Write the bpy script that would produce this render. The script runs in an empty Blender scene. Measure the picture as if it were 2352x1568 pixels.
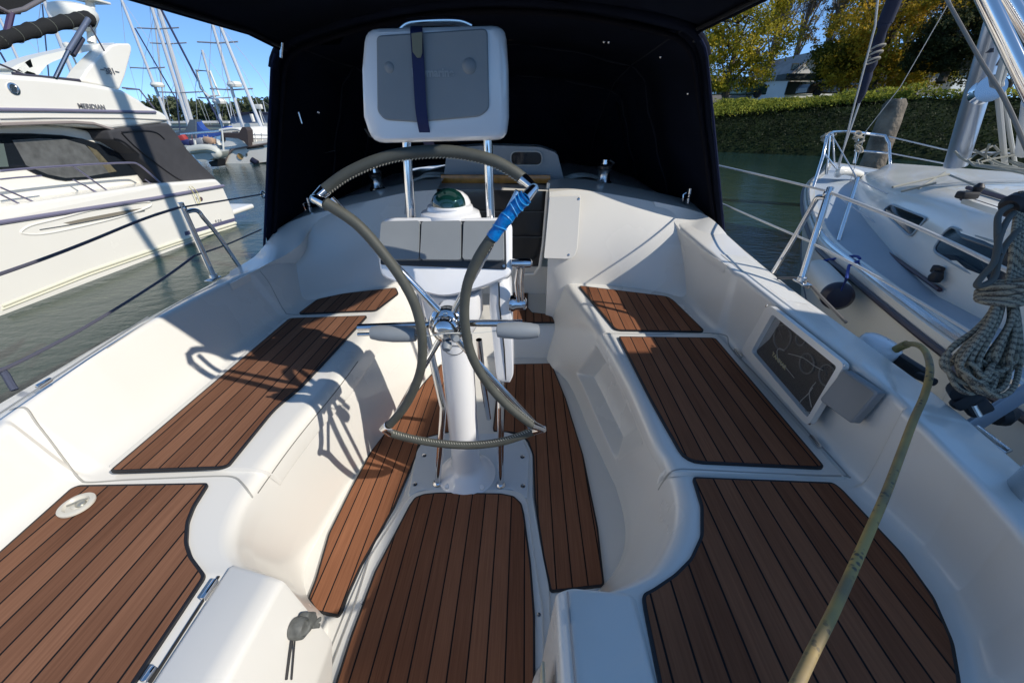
import bpy, bmesh, math, random
from mathutils import Vector, Matrix
from math import sin, cos, pi, radians, sqrt, atan2
random.seed(7)
scene = bpy.context.scene
COL = scene.collection
# ------------------------------------------------------------------ camera (boat frame: X starboard, Y forward, Z up, cockpit sole z=0)
FPX, PITCH, CAM = 900.0, radians(30.0), Vector((0.232, 0.0, 1.35))
YAW = radians(1.78)
cam = bpy.data.cameras.new('camera'); camo = bpy.data.objects.new('camera', cam); COL.objects.link(camo)
camo.location = CAM
camo.rotation_euler = (pi/2 - PITCH, 0, YAW)
cam.sensor_width = 36.0; cam.lens = 36.0*FPX/2352.0
cam.clip_start = 0.02; cam.clip_end = 3000
scene.camera = camo
RC = Matrix.Rotation(YAW, 3, 'Z') @ Matrix.Rotation(pi/2 - PITCH, 3, 'X')
def ray(px, py):
    return RC @ Vector(((px-1176.0)/FPX, (784.0-py)/FPX, -1.0))
def P(px, py, z=None, x=None, y=None, off=None):
    """where the sight line of a measured photo point meets a real plane of the place"""
    d = ray(px, py)
    if z is not None: k = (z-CAM.z)/d.z
    elif x is not None: k = (x-CAM.x)/d.x
    else: k = (y-CAM.y)/d.y
    return CAM + d*k
# ------------------------------------------------------------------ materials
MATS = {}
def mat(name, col, rough=0.5, metal=0.0, coat=0.0, noise=0.0, nscale=20.0, bump=0.0, bscale=200.0, spec=0.5, **kw):
    if name in MATS: return MATS[name]
    m = bpy.data.materials.new(name); m.use_nodes = True
    nt = m.node_tree; b = nt.nodes['Principled BSDF']
    b.inputs['Base Color'].default_value = (*col, 1); b.inputs['Roughness'].default_value = rough
    b.inputs['Metallic'].default_value = metal; b.inputs['Coat Weight'].default_value = coat
    b.inputs['Specular IOR Level'].default_value = spec
    tc = nt.nodes.new('ShaderNodeTexCoord')
    if noise > 0:
        n = nt.nodes.new('ShaderNodeTexNoise'); n.inputs['Scale'].default_value = nscale; n.inputs['Detail'].default_value = 6
        nt.links.new(tc.outputs['Object'], n.inputs['Vector'])
        mx = nt.nodes.new('ShaderNodeMix'); mx.data_type = 'RGBA'
        mx.inputs[6].default_value = (*[c*(1-noise) for c in col], 1); mx.inputs[7].default_value = (*[min(1, c*(1+noise)) for c in col], 1)
        rmp = nt.nodes.new('ShaderNodeMapRange'); rmp.inputs['From Min'].default_value = .3; rmp.inputs['From Max'].default_value = .7
        nt.links.new(n.outputs['Fac'], rmp.inputs['Value'])
        nt.links.new(rmp.outputs['Result'], mx.inputs[0]); nt.links.new(mx.outputs[2], b.inputs['Base Color'])
        r2 = nt.nodes.new('ShaderNodeMapRange'); r2.inputs['To Min'].default_value = max(0, rough-.08); r2.inputs['To Max'].default_value = rough+.08
        nt.links.new(n.outputs['Fac'], r2.inputs['Value']); nt.links.new(r2.outputs['Result'], b.inputs['Roughness'])
    if bump > 0:
        n2 = nt.nodes.new('ShaderNodeTexNoise'); n2.inputs['Scale'].default_value = bscale; n2.inputs['Detail'].default_value = 4
        nt.links.new(tc.outputs['Object'], n2.inputs['Vector'])
        bp = nt.nodes.new('ShaderNodeBump'); bp.inputs['Strength'].default_value = bump; bp.inputs['Distance'].default_value = kw.get('bdist', .002)
        nt.links.new(n2.outputs['Fac'], bp.inputs['Height']); nt.links.new(bp.outputs['Normal'], b.inputs['Normal'])
    if 'trans' in kw: b.inputs['Transmission Weight'].default_value = kw['trans']
    if 'alpha' in kw: b.inputs['Alpha'].default_value = kw['alpha']
    if 'emit' in kw:
        b.inputs['Emission Color'].default_value = (*col, 1); b.inputs['Emission Strength'].default_value = kw['emit']
    MATS[name] = m; return m
GEL = mat('gelcoat', (.765,.75,.705), .26, coat=.3, noise=.02, nscale=1.6)
GELSAT = mat('gelcoat_satin', (.78,.77,.73), .45, noise=.02, nscale=6)
NONSKID = mat('nonskid', (.76,.755,.72), .6, noise=.04, nscale=40)
WPAINT = mat('white_powder_paint', (.80,.81,.83), .22, coat=.5)
CHROME = mat('stainless', (.72,.72,.73), .09, metal=1)
CHROME2 = mat('stainless_worn', (.62,.62,.62), .24, metal=1)
BLACK = mat('black_rubber', (.012,.012,.015), .55)
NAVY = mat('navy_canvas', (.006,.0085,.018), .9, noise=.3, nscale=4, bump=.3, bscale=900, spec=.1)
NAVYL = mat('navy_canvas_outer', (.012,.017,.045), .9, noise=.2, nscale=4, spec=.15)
GREYP = mat('grey_plastic', (.235,.255,.27), .5, noise=.05, nscale=8, bump=.12, bscale=700, bdist=.0006)
DGREY = mat('dark_grey_plastic', (.07,.08,.09), .45, noise=.1)
LEATHER = mat('grey_leather', (.066,.069,.058), .62, noise=.12, nscale=30, bump=.35, bscale=350, bdist=.001)
THREAD = mat('pale_thread', (.55,.53,.45), .8)
BLUETAPE = mat('blue_tape', (.0,.17,.52), .3, noise=.2, nscale=50, bump=.8, bscale=60, bdist=.006)
GLASSDK = mat('dark_glass', (.012,.016,.022), .06, spec=.6)
SMOKE = mat('smoked_acrylic', (.02,.02,.022), .12, coat=.3)
WOOD = mat('varnished_wood', (.62,.25,.04), .35, coat=.4, noise=.25, nscale=25)
BRONZE = mat('bronze', (.35,.25,.1), .35, metal=1)
NAVYSTRAP = mat('navy_strap', (.008,.018,.085), .75, bump=.4, bscale=600, bdist=.0008)
LABELM = mat('olive_label', (.19,.19,.135), .7)
YCORD = mat('yellow_cord', (.37,.27,.09), .6, noise=.35, nscale=35, bump=.3, bscale=60)
ROPEW = mat('white_rope', (.6,.6,.55), .8, bump=.6, bscale=300)
ROPEG = mat('grey_rope', (.2,.2,.18), .85)
BLUEROPE = mat('blue_rope', (.01,.04,.25), .8)
WHITEHULL = mat('white_hull', (.80,.775,.70), .25, coat=.3, noise=.015, nscale=1.2)
SAILWHITE = mat('offwhite_plastic', (.72,.72,.66), .4)
DARKBOX = mat('dark_gap', (.02,.02,.02), .8)

def teak(name, spacing=.0525, angle=0.0, phase=0.0, seam=.0045, tint=(1,1,1)):
    if name in MATS: return MATS[name]
    m = bpy.data.materials.new(name); m.use_nodes = True; nt = m.node_tree; L = nt.links.new
    b = nt.nodes['Principled BSDF']
    tc = nt.nodes.new('ShaderNodeTexCoord'); mp = nt.nodes.new('ShaderNodeMapping'); mp.inputs['Rotation'].default_value = (0,0,angle)
    mp.inputs['Location'].default_value = (phase,0,0)
    L(tc.outputs['Object'], mp.inputs['Vector'])
    sp = nt.nodes.new('ShaderNodeSeparateXYZ'); L(mp.outputs['Vector'], sp.inputs['Vector'])
    dv = nt.nodes.new('ShaderNodeMath'); dv.operation = 'DIVIDE'; dv.inputs[1].default_value = spacing; L(sp.outputs['X'], dv.inputs[0])
    fr = nt.nodes.new('ShaderNodeMath'); fr.operation = 'FRACT'; L(dv.outputs[0], fr.inputs[0])
    fl = nt.nodes.new('ShaderNodeMath'); fl.operation = 'FLOOR'; L(dv.outputs[0], fl.inputs[0])
    pp = nt.nodes.new('ShaderNodeMath'); pp.operation = 'PINGPONG'; pp.inputs[1].default_value = .5; L(fr.outputs[0], pp.inputs[0])
    lt = nt.nodes.new('ShaderNodeMapRange'); lt.inputs['From Min'].default_value = seam/spacing/2*.8; lt.inputs['From Max'].default_value = seam/spacing/2*1.25
    L(pp.outputs[0], lt.inputs['Value'])
    # grain stretched along the plank + per-plank tone
    mg = nt.nodes.new('ShaderNodeMapping'); mg.inputs['Rotation'].default_value = (0,0,angle); mg.inputs['Scale'].default_value = (230, 6, 40)
    L(tc.outputs['Object'], mg.inputs['Vector'])
    gn = nt.nodes.new('ShaderNodeTexNoise'); gn.inputs['Scale'].default_value = 1; gn.inputs['Detail'].default_value = 5; L(mg.outputs['Vector'], gn.inputs['Vector'])
    wn = nt.nodes.new('ShaderNodeTexWhiteNoise'); wn.noise_dimensions = '1D'; L(fl.outputs[0], wn.inputs['W'])
    bl = nt.nodes.new('ShaderNodeTexNoise'); bl.inputs['Scale'].default_value = 2.2; bl.inputs['Detail'].default_value = 3; L(tc.outputs['Object'], bl.inputs['Vector'])
    a1 = nt.nodes.new('ShaderNodeMath'); a1.operation = 'MULTIPLY_ADD'; a1.inputs[1].default_value = .5; L(wn.outputs['Value'], a1.inputs[0]); L(gn.outputs['Fac'], a1.inputs[2])
    a2 = nt.nodes.new('ShaderNodeMath'); a2.operation = 'MULTIPLY_ADD'; a2.inputs[1].default_value = .8; L(bl.outputs['Fac'], a2.inputs[0]); L(a1.outputs[0], a2.inputs[2])
    cr = nt.nodes.new('ShaderNodeMapRange'); cr.inputs['From Min'].default_value = .7; cr.inputs['From Max'].default_value = 1.6; L(a2.outputs[0], cr.inputs['Value'])
    mx = nt.nodes.new('ShaderNodeMix'); mx.data_type = 'RGBA'
    mx.inputs[6].default_value = (.135*tint[0],.062*tint[1],.036*tint[2],1); mx.inputs[7].default_value = (.265*tint[0],.133*tint[1],.079*tint[2],1)
    L(cr.outputs['Result'], mx.inputs[0])
    m2 = nt.nodes.new('ShaderNodeMix'); m2.data_type = 'RGBA'; m2.inputs[6].default_value = (.012,.011,.012,1)
    L(lt.outputs['Result'], m2.inputs[0]); L(mx.outputs[2], m2.inputs[7]); L(m2.outputs[2], b.inputs['Base Color'])
    b.inputs['Roughness'].default_value = .75; b.inputs['Specular IOR Level'].default_value = .12
    bp = nt.nodes.new('ShaderNodeBump'); bp.inputs['Strength'].default_value = .35; bp.inputs['Distance'].default_value = .0015
    ad = nt.nodes.new('ShaderNodeMath'); ad.operation = 'MULTIPLY_ADD'; ad.inputs[1].default_value = .3; L(gn.outputs['Fac'], ad.inputs[0]); L(lt.outputs['Result'], ad.inputs[2])
    L(ad.outputs[0], bp.inputs['Height']); L(bp.outputs['Normal'], b.inputs['Normal'])
    MATS[name] = m; return m
# ------------------------------------------------------------------ object helpers
def props(o, label=None, cat=None, group=None, kind=None):
    if label: o['label'] = label
    if cat: o['category'] = cat
    if group: o['group'] = group
    if kind: o['kind'] = kind
    return o
def thing(name, label, cat, loc=(0,0,0), rotz=0.0, group=None):
    o = bpy.data.objects.new(name, None); COL.objects.link(o); o.empty_display_size = .05
    o.location = loc; o.rotation_euler = (0,0,rotz)
    return props(o, label, cat, group)
def link(name, me, mats, parent=None, smooth=True):
    if not isinstance(mats, (list, tuple)): mats = [mats]
    for m in mats: me.materials.append(m)
    o = bpy.data.objects.new(name, me); COL.objects.link(o)
    if parent is not None:
        o.parent = parent
        loc = parent.location.copy(); q = parent; 
        M = Matrix.LocRotScale(q.location, q.rotation_euler, q.scale)
        while q.parent is not None:
            q = q.parent; M = Matrix.LocRotScale(q.location, q.rotation_euler, q.scale) @ M
        # geometry is given in world space: keep it there
        if o.data is me: me.transform(M.inverted())
    if smooth: shade(me)
    return o
def shade(me, ang=38):
    me.polygons.foreach_set('use_smooth', [True]*len(me.polygons))
    try: me.set_sharp_from_angle(angle=radians(ang))
    except Exception: pass
class MB:
    """gathers shapes (world space) into ONE mesh"""
    def __init__(s): s.v=[]; s.f=[]; s.m=[]
    def add(s, vs, fs, mi=0):
        n=len(s.v); s.v += [tuple(v) for v in vs]; s.f += [tuple(i+n for i in f) for f in fs]; s.m += [mi]*len(fs); return s
    def box(s, c, size, rot=None, mi=0, bev=0.0, seg=2):
        bm = bmesh.new(); bmesh.ops.create_cube(bm, size=1.0)
        for v in bm.verts: v.co = Vector((v.co.x*size[0], v.co.y*size[1], v.co.z*size[2]))
        if bev>0: bmesh.ops.bevel(bm, geom=bm.edges[:], offset=bev, segments=seg, affect='EDGES', profile=.5)
        R = rot if rot is not None else Matrix.Identity(3)
        vs=[R@v.co+Vector(c) for v in bm.verts]; bm.verts.index_update(); fs=[[v.index for v in f.verts] for f in bm.faces]; bm.free()
        return s.add(vs, fs, mi)
    def tube(s, pts, r, n=12, mi=0, cap=True, closed=False):
        pts=[Vector(p) for p in pts]; N=len(pts); rs = r if isinstance(r,(list,tuple)) else [r]*N
        rings=[]; up=None
        for i,p in enumerate(pts):
            if closed: t=(pts[(i+1)%N]-pts[i-1])
            else: t=(pts[min(i+1,N-1)]-pts[max(i-1,0)])
            t.normalize()
            if up is None:
                a=Vector((0,0,1)) if abs(t.z)<.9 else Vector((1,0,0)); up=(a-t*a.dot(t)).normalized()
            else: up=(up-t*up.dot(t)).normalized()
            b=t.cross(up); rings.append([p+(up*cos(2*pi*k/n)+b*sin(2*pi*k/n))*rs[i] for k in range(n)])
        vs=[v for R in rings for v in R]; fs=[]
        M = N if closed else N-1
        for i in range(M):
            j=(i+1)%N
            for k in range(n):
                fs.append((i*n+k, i*n+(k+1)%n, j*n+(k+1)%n, j*n+k))
        if cap and not closed: fs.append(tuple(range(n))[::-1]); fs.append(tuple((N-1)*n+k for k in range(n)))
        return s.add(vs, fs, mi)
    def lathe(s, prof, c=(0,0,0), axis=(0,0,1), n=24, mi=0):
        ax=Vector(axis).normalized(); a=Vector((1,0,0)) if abs(ax.x)<.9 else Vector((0,1,0)); u=(a-ax*a.dot(ax)).normalized(); w=ax.cross(u)
        vs=[]; fs=[]; c=Vector(c)
        for (r,h) in prof:
            for k in range(n): vs.append(c+ax*h+(u*cos(2*pi*k/n)+w*sin(2*pi*k/n))*r)
        for i in range(len(prof)-1):
            for k in range(n): fs.append((i*n+k, i*n+(k+1)%n, (i+1)*n+(k+1)%n, (i+1)*n+k))
        fs.append(tuple(range(n))[::-1]); fs.append(tuple((len(prof)-1)*n+k for k in range(n)))
        return s.add(vs, fs, mi)
    def grid(s, rows, mi=0, flip=False):
        nr=len(rows); nc=len(rows[0]); vs=[v for r in rows for v in r]; fs=[]
        for i in range(nr-1):
            for j in range(nc-1):
                q=(i*nc+j, i*nc+j+1, (i+1)*nc+j+1, (i+1)*nc+j); fs.append(q[::-1] if flip else q)
        return s.add(vs, fs, mi)
    def slab(s, top, thick=.01, nrm=(0,0,1), mi=0, mi_side=None, bev=0.0):
        """closed polygon extruded down its normal"""
        nrm=Vector(nrm); n=len(top); top=[Vector(p) for p in top]; 
        if bev>0:
            c=sum(top, Vector())/n; ins=inset(top, bev)
            vs=[tuple(p) for p in ins]+[tuple(p-nrm*bev) for p in top]+[tuple(p-nrm*thick) for p in top]
            fs=[tuple(range(n))]+[(i,n+i,n+(i+1)%n,(i+1)%n) for i in range(n)]+[(n+i,2*n+i,2*n+(i+1)%n,n+(i+1)%n) for i in range(n)]+[tuple(range(2*n,3*n))[::-1]]
        else:
            vs=[tuple(p) for p in top]+[tuple(p-nrm*thick) for p in top]
            fs=[tuple(range(n))]+[(i,n+i,n+(i+1)%n,(i+1)%n) for i in range(n)]+[tuple(range(n,2*n))[::-1]]
        s.add(vs, fs, mi)
        if mi_side is not None:
            for k in range(len(fs)-1): s.m[-1-k]=mi_side
        return s
    def build(s, name, mats, parent=None, smooth=True, weld=False, subsurf=0):
        me=bpy.data.meshes.new(name); me.from_pydata([tuple(v) for v in s.v], [], s.f); me.update()
        me.polygons.foreach_set('material_index', s.m)
        bm=bmesh.new(); bm.from_mesh(me)
        if weld: bmesh.ops.remove_doubles(bm, verts=bm.verts, dist=1e-5)
        bmesh.ops.recalc_face_normals(bm, faces=bm.faces); bm.to_mesh(me); bm.free()
        o=link(name, me, mats, parent, smooth)
        if subsurf:
            md=o.modifiers.new('s','SUBSURF'); md.levels=md.render_levels=subsurf
        return o
def inset(pts, d):
    """polygon inset in its own plane (roughly horizontal or arbitrary, uses best-fit normal)"""
    n=len(pts); nr=Vector((0,0,0))
    for i in range(n): nr += pts[i].cross(pts[(i+1)%n])
    nr.normalize(); out=[]
    for i in range(n):
        a=(pts[i]-pts[i-1]); b=(pts[(i+1)%n]-pts[i])
        a = a.normalized() if a.length>1e-9 else b.normalized(); b = b.normalized() if b.length>1e-9 else a
        na=nr.cross(a); nb=nr.cross(b); m=(na+nb)
        if m.length<1e-6: m=na
        m.normalize(); k=1.0/max(.45, m.dot(na)); out.append(pts[i]+m*d*k)
    return out
def catmull(pts, per=8, closed=False):
    pts=[Vector(p) for p in pts]; n=len(pts); out=[]
    rng = range(n) if closed else range(n-1)
    for i in rng:
        if closed: p0,p1,p2,p3=pts[i-1],pts[i],pts[(i+1)%n],pts[(i+2)%n]
        else: p0=pts[max(i-1,0)]; p1=pts[i]; p2=pts[i+1]; p3=pts[min(i+2,n-1)]
        for k in range(per):
            t=k/per; out.append(.5*((2*p1)+(p2-p0)*t+(2*p0-5*p1+4*p2-p3)*t*t+(3*p1-p0-3*p2+p3)*t**3))
    if not closed: out.append(pts[-1])
    return out
def resample(pts, n):
    pts=[Vector(p) for p in pts]; L=[0]
    for i in range(1,len(pts)): L.append(L[-1]+(pts[i]-pts[i-1]).length)
    out=[]; j=0
    for i in range(n):
        t=L[-1]*i/(n-1)
        while j<len(L)-2 and L[j+1]<t: j+=1
        d=L[j+1]-L[j]; out.append(pts[j].lerp(pts[j+1], (t-L[j])/d if d>1e-9 else 0))
    return out
def roundpoly(pts, r, seg=5):
    """closed polygon with rounded corners (r may be a list)"""
    pts=[Vector(p) for p in pts]; n=len(pts); out=[]
    for i in range(n):
        ri = r[i] if isinstance(r,(list,tuple)) else r
        p=pts[i]; a=pts[i-1]-p; b=pts[(i+1)%n]-p
        if ri<=0: out.append(p); continue
        d=min(ri, a.length*.45, b.length*.45); A=p+a.normalized()*d; B=p+b.normalized()*d
        for k in range(seg+1):
            t=k/seg; out.append(A*(1-t)**2+p*2*t*(1-t)+B*t*t)
    return out
def text(name, body, size, loc, rot, m, parent, extrude=.001, align='CENTER', bold=0.0):
    cu=bpy.data.curves.new(name,'FONT'); cu.body=body; cu.size=size; cu.extrude=extrude; cu.align_x=align; cu.align_y='CENTER'; cu.offset=bold
    tmp=bpy.data.objects.new('tmp',cu); COL.objects.link(tmp)
    dg=bpy.context.evaluated_depsgraph_get(); me=bpy.data.meshes.new_from_object(tmp.evaluated_get(dg)); me.name=name
    bpy.data.objects.remove(tmp)
    M = rot if isinstance(rot, Matrix) else Matrix.Rotation(0,3,'Z')
    me.transform(Matrix.Translation(Vector(loc)) @ M.to_4x4())
    me.materials.clear()
    return link(name, me, m, parent, smooth=False)
def basis(xa, ya):
    xa=Vector(xa).normalized(); ya=Vector(ya); ya=(ya-xa*ya.dot(xa)).normalized(); za=xa.cross(ya)
    return Matrix((xa,ya,za)).transposed()
def copy_tree(o, parent=None):
    c=o.copy(); COL.objects.link(c)
    if parent is not None: c.parent=parent
    for ch in o.children: copy_tree(ch, c)
    return c
# ------------------------------------------------------------------ light
SUN = Vector((1.0, -0.41, 0.78)).normalized()
w=bpy.data.worlds.new('World'); scene.world=w; w.use_nodes=True; nt=w.node_tree
sky=nt.nodes.new('ShaderNodeTexSky'); sky.sky_type='NISHITA'; sky.sun_disc=False
sky.sun_elevation=math.asin(SUN.z); sky.sun_rotation=atan2(SUN.x, SUN.y)
sky.air_density=.3; sky.dust_density=.0; sky.ozone_density=6.0; sky.altitude=3000
hv=nt.nodes.new('ShaderNodeHueSaturation'); hv.inputs['Saturation'].default_value=1.33; hv.inputs['Value'].default_value=2.1; gm=nt.nodes.new('ShaderNodeGamma'); gm.inputs[1].default_value=.5; nt.links.new(sky.outputs[0],gm.inputs[0]); nt.links.new(gm.outputs[0],hv.inputs['Color']); nt.links.new(hv.outputs[0], nt.nodes['Background'].inputs[0]); nt.nodes['Background'].inputs[1].default_value=.15
sl=bpy.data.lights.new('sun','SUN'); sl.energy=2.55; sl.angle=radians(.55); sl.color=(1,.93,.82)
so=bpy.data.objects.new('sun', sl); COL.objects.link(so); so.rotation_euler=SUN.to_track_quat('Z','Y').to_euler(); so.location=(5,-2,6)
scene.view_settings.view_transform='Standard'; scene.view_settings.look='None'; scene.view_settings.exposure=0.8
# ------------------------------------------------------------------ own boat: cockpit moulding, one thing with parts
boat = thing('sailing_yacht', 'white sailing yacht whose open cockpit with brown teak panelled seats fills the picture', 'sailboat')
SEAT, GUN = .45, .70
# key curves, matched station by station from the bulkhead (fwd) to the transom (aft)
def keyZ(l, z): return [P(a,b,z=z) for a,b in l]
st_S = keyZ([(1298,647),(1382,769),(1445,878),(1507,1019),(1536,1069),(1558,1136),(1558,1195),(1540,1249),(1504,1304),(1454,1335)], SEAT)
st_S += [Vector((.42,.475,SEAT)), Vector((.335,.455,SEAT)), Vector((.335,.40,SEAT)), Vector((.335,.2,SEAT)), Vector((.335,-.5,SEAT))]
st_F = keyZ([(1262,795),(1316,866),(1362,968),(1410,1074),(1425,1105),(1440,1155),(1448,1205),(1444,1255),(1420,1310),(1385,1352)], .07)
f_l = st_F[-1]
st_F += [Vector((f_l.x-.09,f_l.y-.10,.07)), Vector((.33,.50,.07)), Vector((.285,.42,.07)), Vector((.285,.2,.07)), Vector((.285,-.5,.07))]
def pts_x(l, x): return [P(a,b,x=x) for a,b in l]
def col_at(curve_pts, ys):
    out=[]; c=sorted(curve_pts, key=lambda p:-p.y)
    for y in ys:
        if y>=c[0].y: a,b=c[0],c[1]
        elif y<=c[-1].y: a,b=c[-2],c[-1]
        else:
            for i in range(len(c)-1):
                if c[i].y>=y>=c[i+1].y: a,b=c[i],c[i+1]; break
        t=(y-a.y)/(b.y-a.y) if abs(b.y-a.y)>1e-9 else 0
        p=a.lerp(b,t); p.y=y; out.append(p)
    return out
def pts_x(l, x): return [P(a,b,x=x) for a,b in l]
def keyres(keys, per): return catmull(keys, per*3)
def lerpcurve(c, y): return col_at(c,[y])[0]
def sheet(Sk, Fk, Bc, Cc, Oc, sgn, ysplit=None, niche=None, recess=None):
    S=keyres(Sk,10); F=keyres(Fk,10); rows=[]
    for i,(s,f) in enumerate(zip(S,F)):
        # outboard curves looked up by Y, spread so that stations stay ordered
        yb = s.y
        b=lerpcurve(Bc,yb); c=lerpcurve(Cc,yb); o=lerpcurve(Oc,yb)
        # crease f on the floor side -> floor edge point (inboard, z 0)
        d=(s-f); d.z=0; fl = Vector((f.x,f.y,0)) - (d.normalized() if d.length>1e-4 else Vector((sgn,0,0)))*.035
        prof=[Vector((fl.x-sgn*.002,fl.y,-.004)), fl, f, s, b, c, o, Vector((o.x+sgn*.02,o.y,o.z-.08)), Vector((o.x-sgn*.02,o.y,-.1)), Vector((o.x-sgn*.25,o.y,-.6))]
        if recess:   # the coaming stands back a little between the two moulded joints
            u=min(max((yb-recess[0])/.012,0),1)*min(max((recess[1]-yb)/.012,0),1)
            prof[4]=b+Vector((sgn*.014*u,0,0)); prof[5]=c+Vector((sgn*.014*u,0,0))
        if niche:
            u=min(max((yb-niche[0])/niche[3],0),1)*min(max((niche[1]-yb)/niche[4],0),1)
            hi=f.lerp(s,.80); lo=f.lerp(s,.12); dd=Vector((sgn*niche[2]*u,0,0))
            prof[3:3]=[lo, lo.lerp(hi,.06)+dd, lo.lerp(hi,.94)+dd, hi]
        else: prof[3:3]=[f.lerp(s,.12),f.lerp(s,.16),f.lerp(s,.76),f.lerp(s,.8)]
        r=[0,.01,.05,.006,.006,.006,.006,.036,.045,.022,.02,.015,0,0]
        row=[prof[0]]
        for k in range(1,len(prof)-1):
            p=prof[k]; a=prof[k-1]-p; e=prof[k+1]-p
            d_=min(r[k]*1.1, a.length*.45, e.length*.45) if r[k]>0 else 0
            if d_<1e-5: row += [p]*6; continue
            A=p+a.normalized()*d_; B=p+e.normalized()*d_
            for q in range(6):
                t=q/5; row.append(A*(1-t)**2+p*2*t*(1-t)+B*t*t)
        row.append(prof[-1]); rows.append(row)
    return rows
# starboard outboard curves
sb_B = keyZ([(1568,676),(1640,758),(1664,780),(1944,1089),(1990,1135),(2125,1262),(2205,1365),(2250,1476),(2266,1568)], SEAT)
sb_B = [Vector((p.x, p.y, SEAT)) for p in sb_B]
sb_B += [sb_B[-1]+Vector((-.25,-.5,0))]
CX, OX = 1.15, 1.36
sb_C = pts_x([(1536,495),(1559,530),(1622,578),(1708,638),(1777,696),(1950,834),(2042,900),(2137,985),(2237,1110),(2351,1227)], CX)
sb_O = pts_x([(1610,489),(1662,530),(1708,578),(1774,624),(1837,676),(1982,780),(2119,874),(2234,963),(2351,1069)], OX)
sb_C[0]=P(1536,495,x=1.09); sb_C[1]=P(1559,530,x=1.125); sb_O[0]=P(1610,489,x=1.28); sb_O[1]=P(1662,530,x=1.34)
def smoothz(c):
    for _ in range(2):
        z=[p.z for p in c]
        for i in range(1,len(c)-1): c[i].z=(z[i-1]+2*z[i]+z[i+1])/4
smoothz(sb_C); smoothz(sb_O)
for c in (sb_C, sb_O):
    l=c[-1]; c.append(Vector((l.x, l.y-.6, l.z)))
    f=c[0]; c.insert(0, Vector((f.x, f.y+.4, f.z+.02)))
ext=lambda c,d: c.insert(0, c[0]+Vector(d))
ext(st_S,(-.03,.5,0)); ext(st_F,(-.02,.5,0))
rows = sheet(st_S, st_F, sb_B, sb_C, sb_O, 1, recess=(.765,1.66), niche=(.95,1.62,.075,.16,.05))
hullm = MB(); hullm.grid(rows)
# port
pt_S = keyZ([(912,668),(845,768),(775,878),(700,962),(612,1072),(560,1150),(536,1215),(536,1262),(556,1296),(604,1320)], SEAT)
pt_S += [Vector((-.375,.47,SEAT)), Vector((-.36,.455,SEAT)), Vector((-.355,.40,SEAT)), Vector((-.355,.2,SEAT)), Vector((-.355,-.5,SEAT))]
pt_F = keyZ([(1010,790),(955,870),(880,970),(800,1075),(745,1165),(712,1225),(690,1268),(680,1300),(682,1335),(697,1370)], .07)
f_l = pt_F[-1]
pt_F += [Vector((-.36,.56,.07)), Vector((-.345,.47,.07)), Vector((-.34,.42,.07)), Vector((-.34,.2,.07)), Vector((-.34,-.5,.07))]
pt_B = keyZ([(700,694),(655,728),(240,1072),(160,1110),(0,1232),(-120,1330)], SEAT)
pt_B += [pt_B[-1]+Vector((.15,-.5,0))]
PCX, POX = -1.10, -1.28
pt_C = pts_x([(657,586),(620,604),(574,629),(460,672),(344,735),(213,823),(150,863),(60,936),(-40,1015)], PCX)
pt_O = pts_x([(673,508),(606,568),(587,594),(510,640),(430,680),(258,769),(180,816),(110,866),(0,920),(-90,975)], POX)
smoothz(pt_C); smoothz(pt_O)
for c in (pt_C, pt_O):
    l=c[-1]; c.append(Vector((l.x, l.y-.6, l.z)))
    f=c[0]; c.insert(0, Vector((f.x, f.y+.4, f.z+.02)))
ext(pt_S,(.0,.6,0)); ext(pt_F,(.02,.6,0))
rows_p = sheet(pt_S, pt_F, pt_B, pt_C, pt_O, -1, recess=(.735,1.78))
hullm.grid(rows_p)

# floor of the well, step before the companionway, transom end
hullm.grid([[Vector((-.75,-.5,0)),Vector((.75,-.5,0))],[Vector((-.75,2.25,0)),Vector((.75,2.25,0))]])
STEP=.2
stp=[Vector((-.6,2.13,0)),Vector((-.6,2.18,STEP-.02)),Vector((-.6,2.20,STEP)),Vector((-.6,3.2,STEP))]
hullm.grid([stp,[Vector((.62,p.y,p.z)) for p in stp]])
hullm.box((0,-.52,.15),(3.0,.04,1.5))
# bulkhead: a curved face each side of the companionway
def bulk(top, bot, inner_low, sgn, n=26):
    T=resample(catmull(top,10),n); B_=resample(catmull(bot,10),n); rows=[]
    for i in range(n):
        a=T[i]; b=B_[i]; row=[Vector((a.x,a.y+.25,a.z+.03)), Vector((a.x,a.y+.02,a.z+.004))]
        for k in range(15):
            t=k/14; p=a.lerp(b,t); p.y += -.03*sin(pi*t)+ .0; row.append(p)
        row.append(Vector((b.x, b.y-.01, b.z-.28))); rows.append(row)
    return rows
def yz(l): return [P(a,b,y=yy) for a,b,yy in l]
b_top = yz([(1262,441,2.42),(1336,437,2.43),(1450,454,2.43),(1565,478,2.42),(1618,492,2.41)])
b_bot = [P(1256,655,y=2.34), P(1300,650,z=SEAT), P(1400,655,z=SEAT), P(1500,668,z=SEAT), P(1552,680,z=SEAT), P(1600,712,z=SEAT)]
b_bot[-1]=Vector((1.20,1.98,SEAT)); 
for p in b_bot: p.z-=.01
pb_top = yz([(1003,436,2.42),(926,444,2.43),(817,469,2.43),(730,490,2.42),(655,516,2.40)])
pb_bot = [P(1012,655,y=2.34), P(910,655,z=SEAT), P(788,674,z=SEAT), P(728,686,z=SEAT), P(705,694,z=SEAT), Vector((-1.06,1.84,SEAT))]
hullm.grid(bulk(b_top,b_bot,None,1)); hullm.grid(bulk(pb_top,pb_bot,None,-1))
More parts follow.
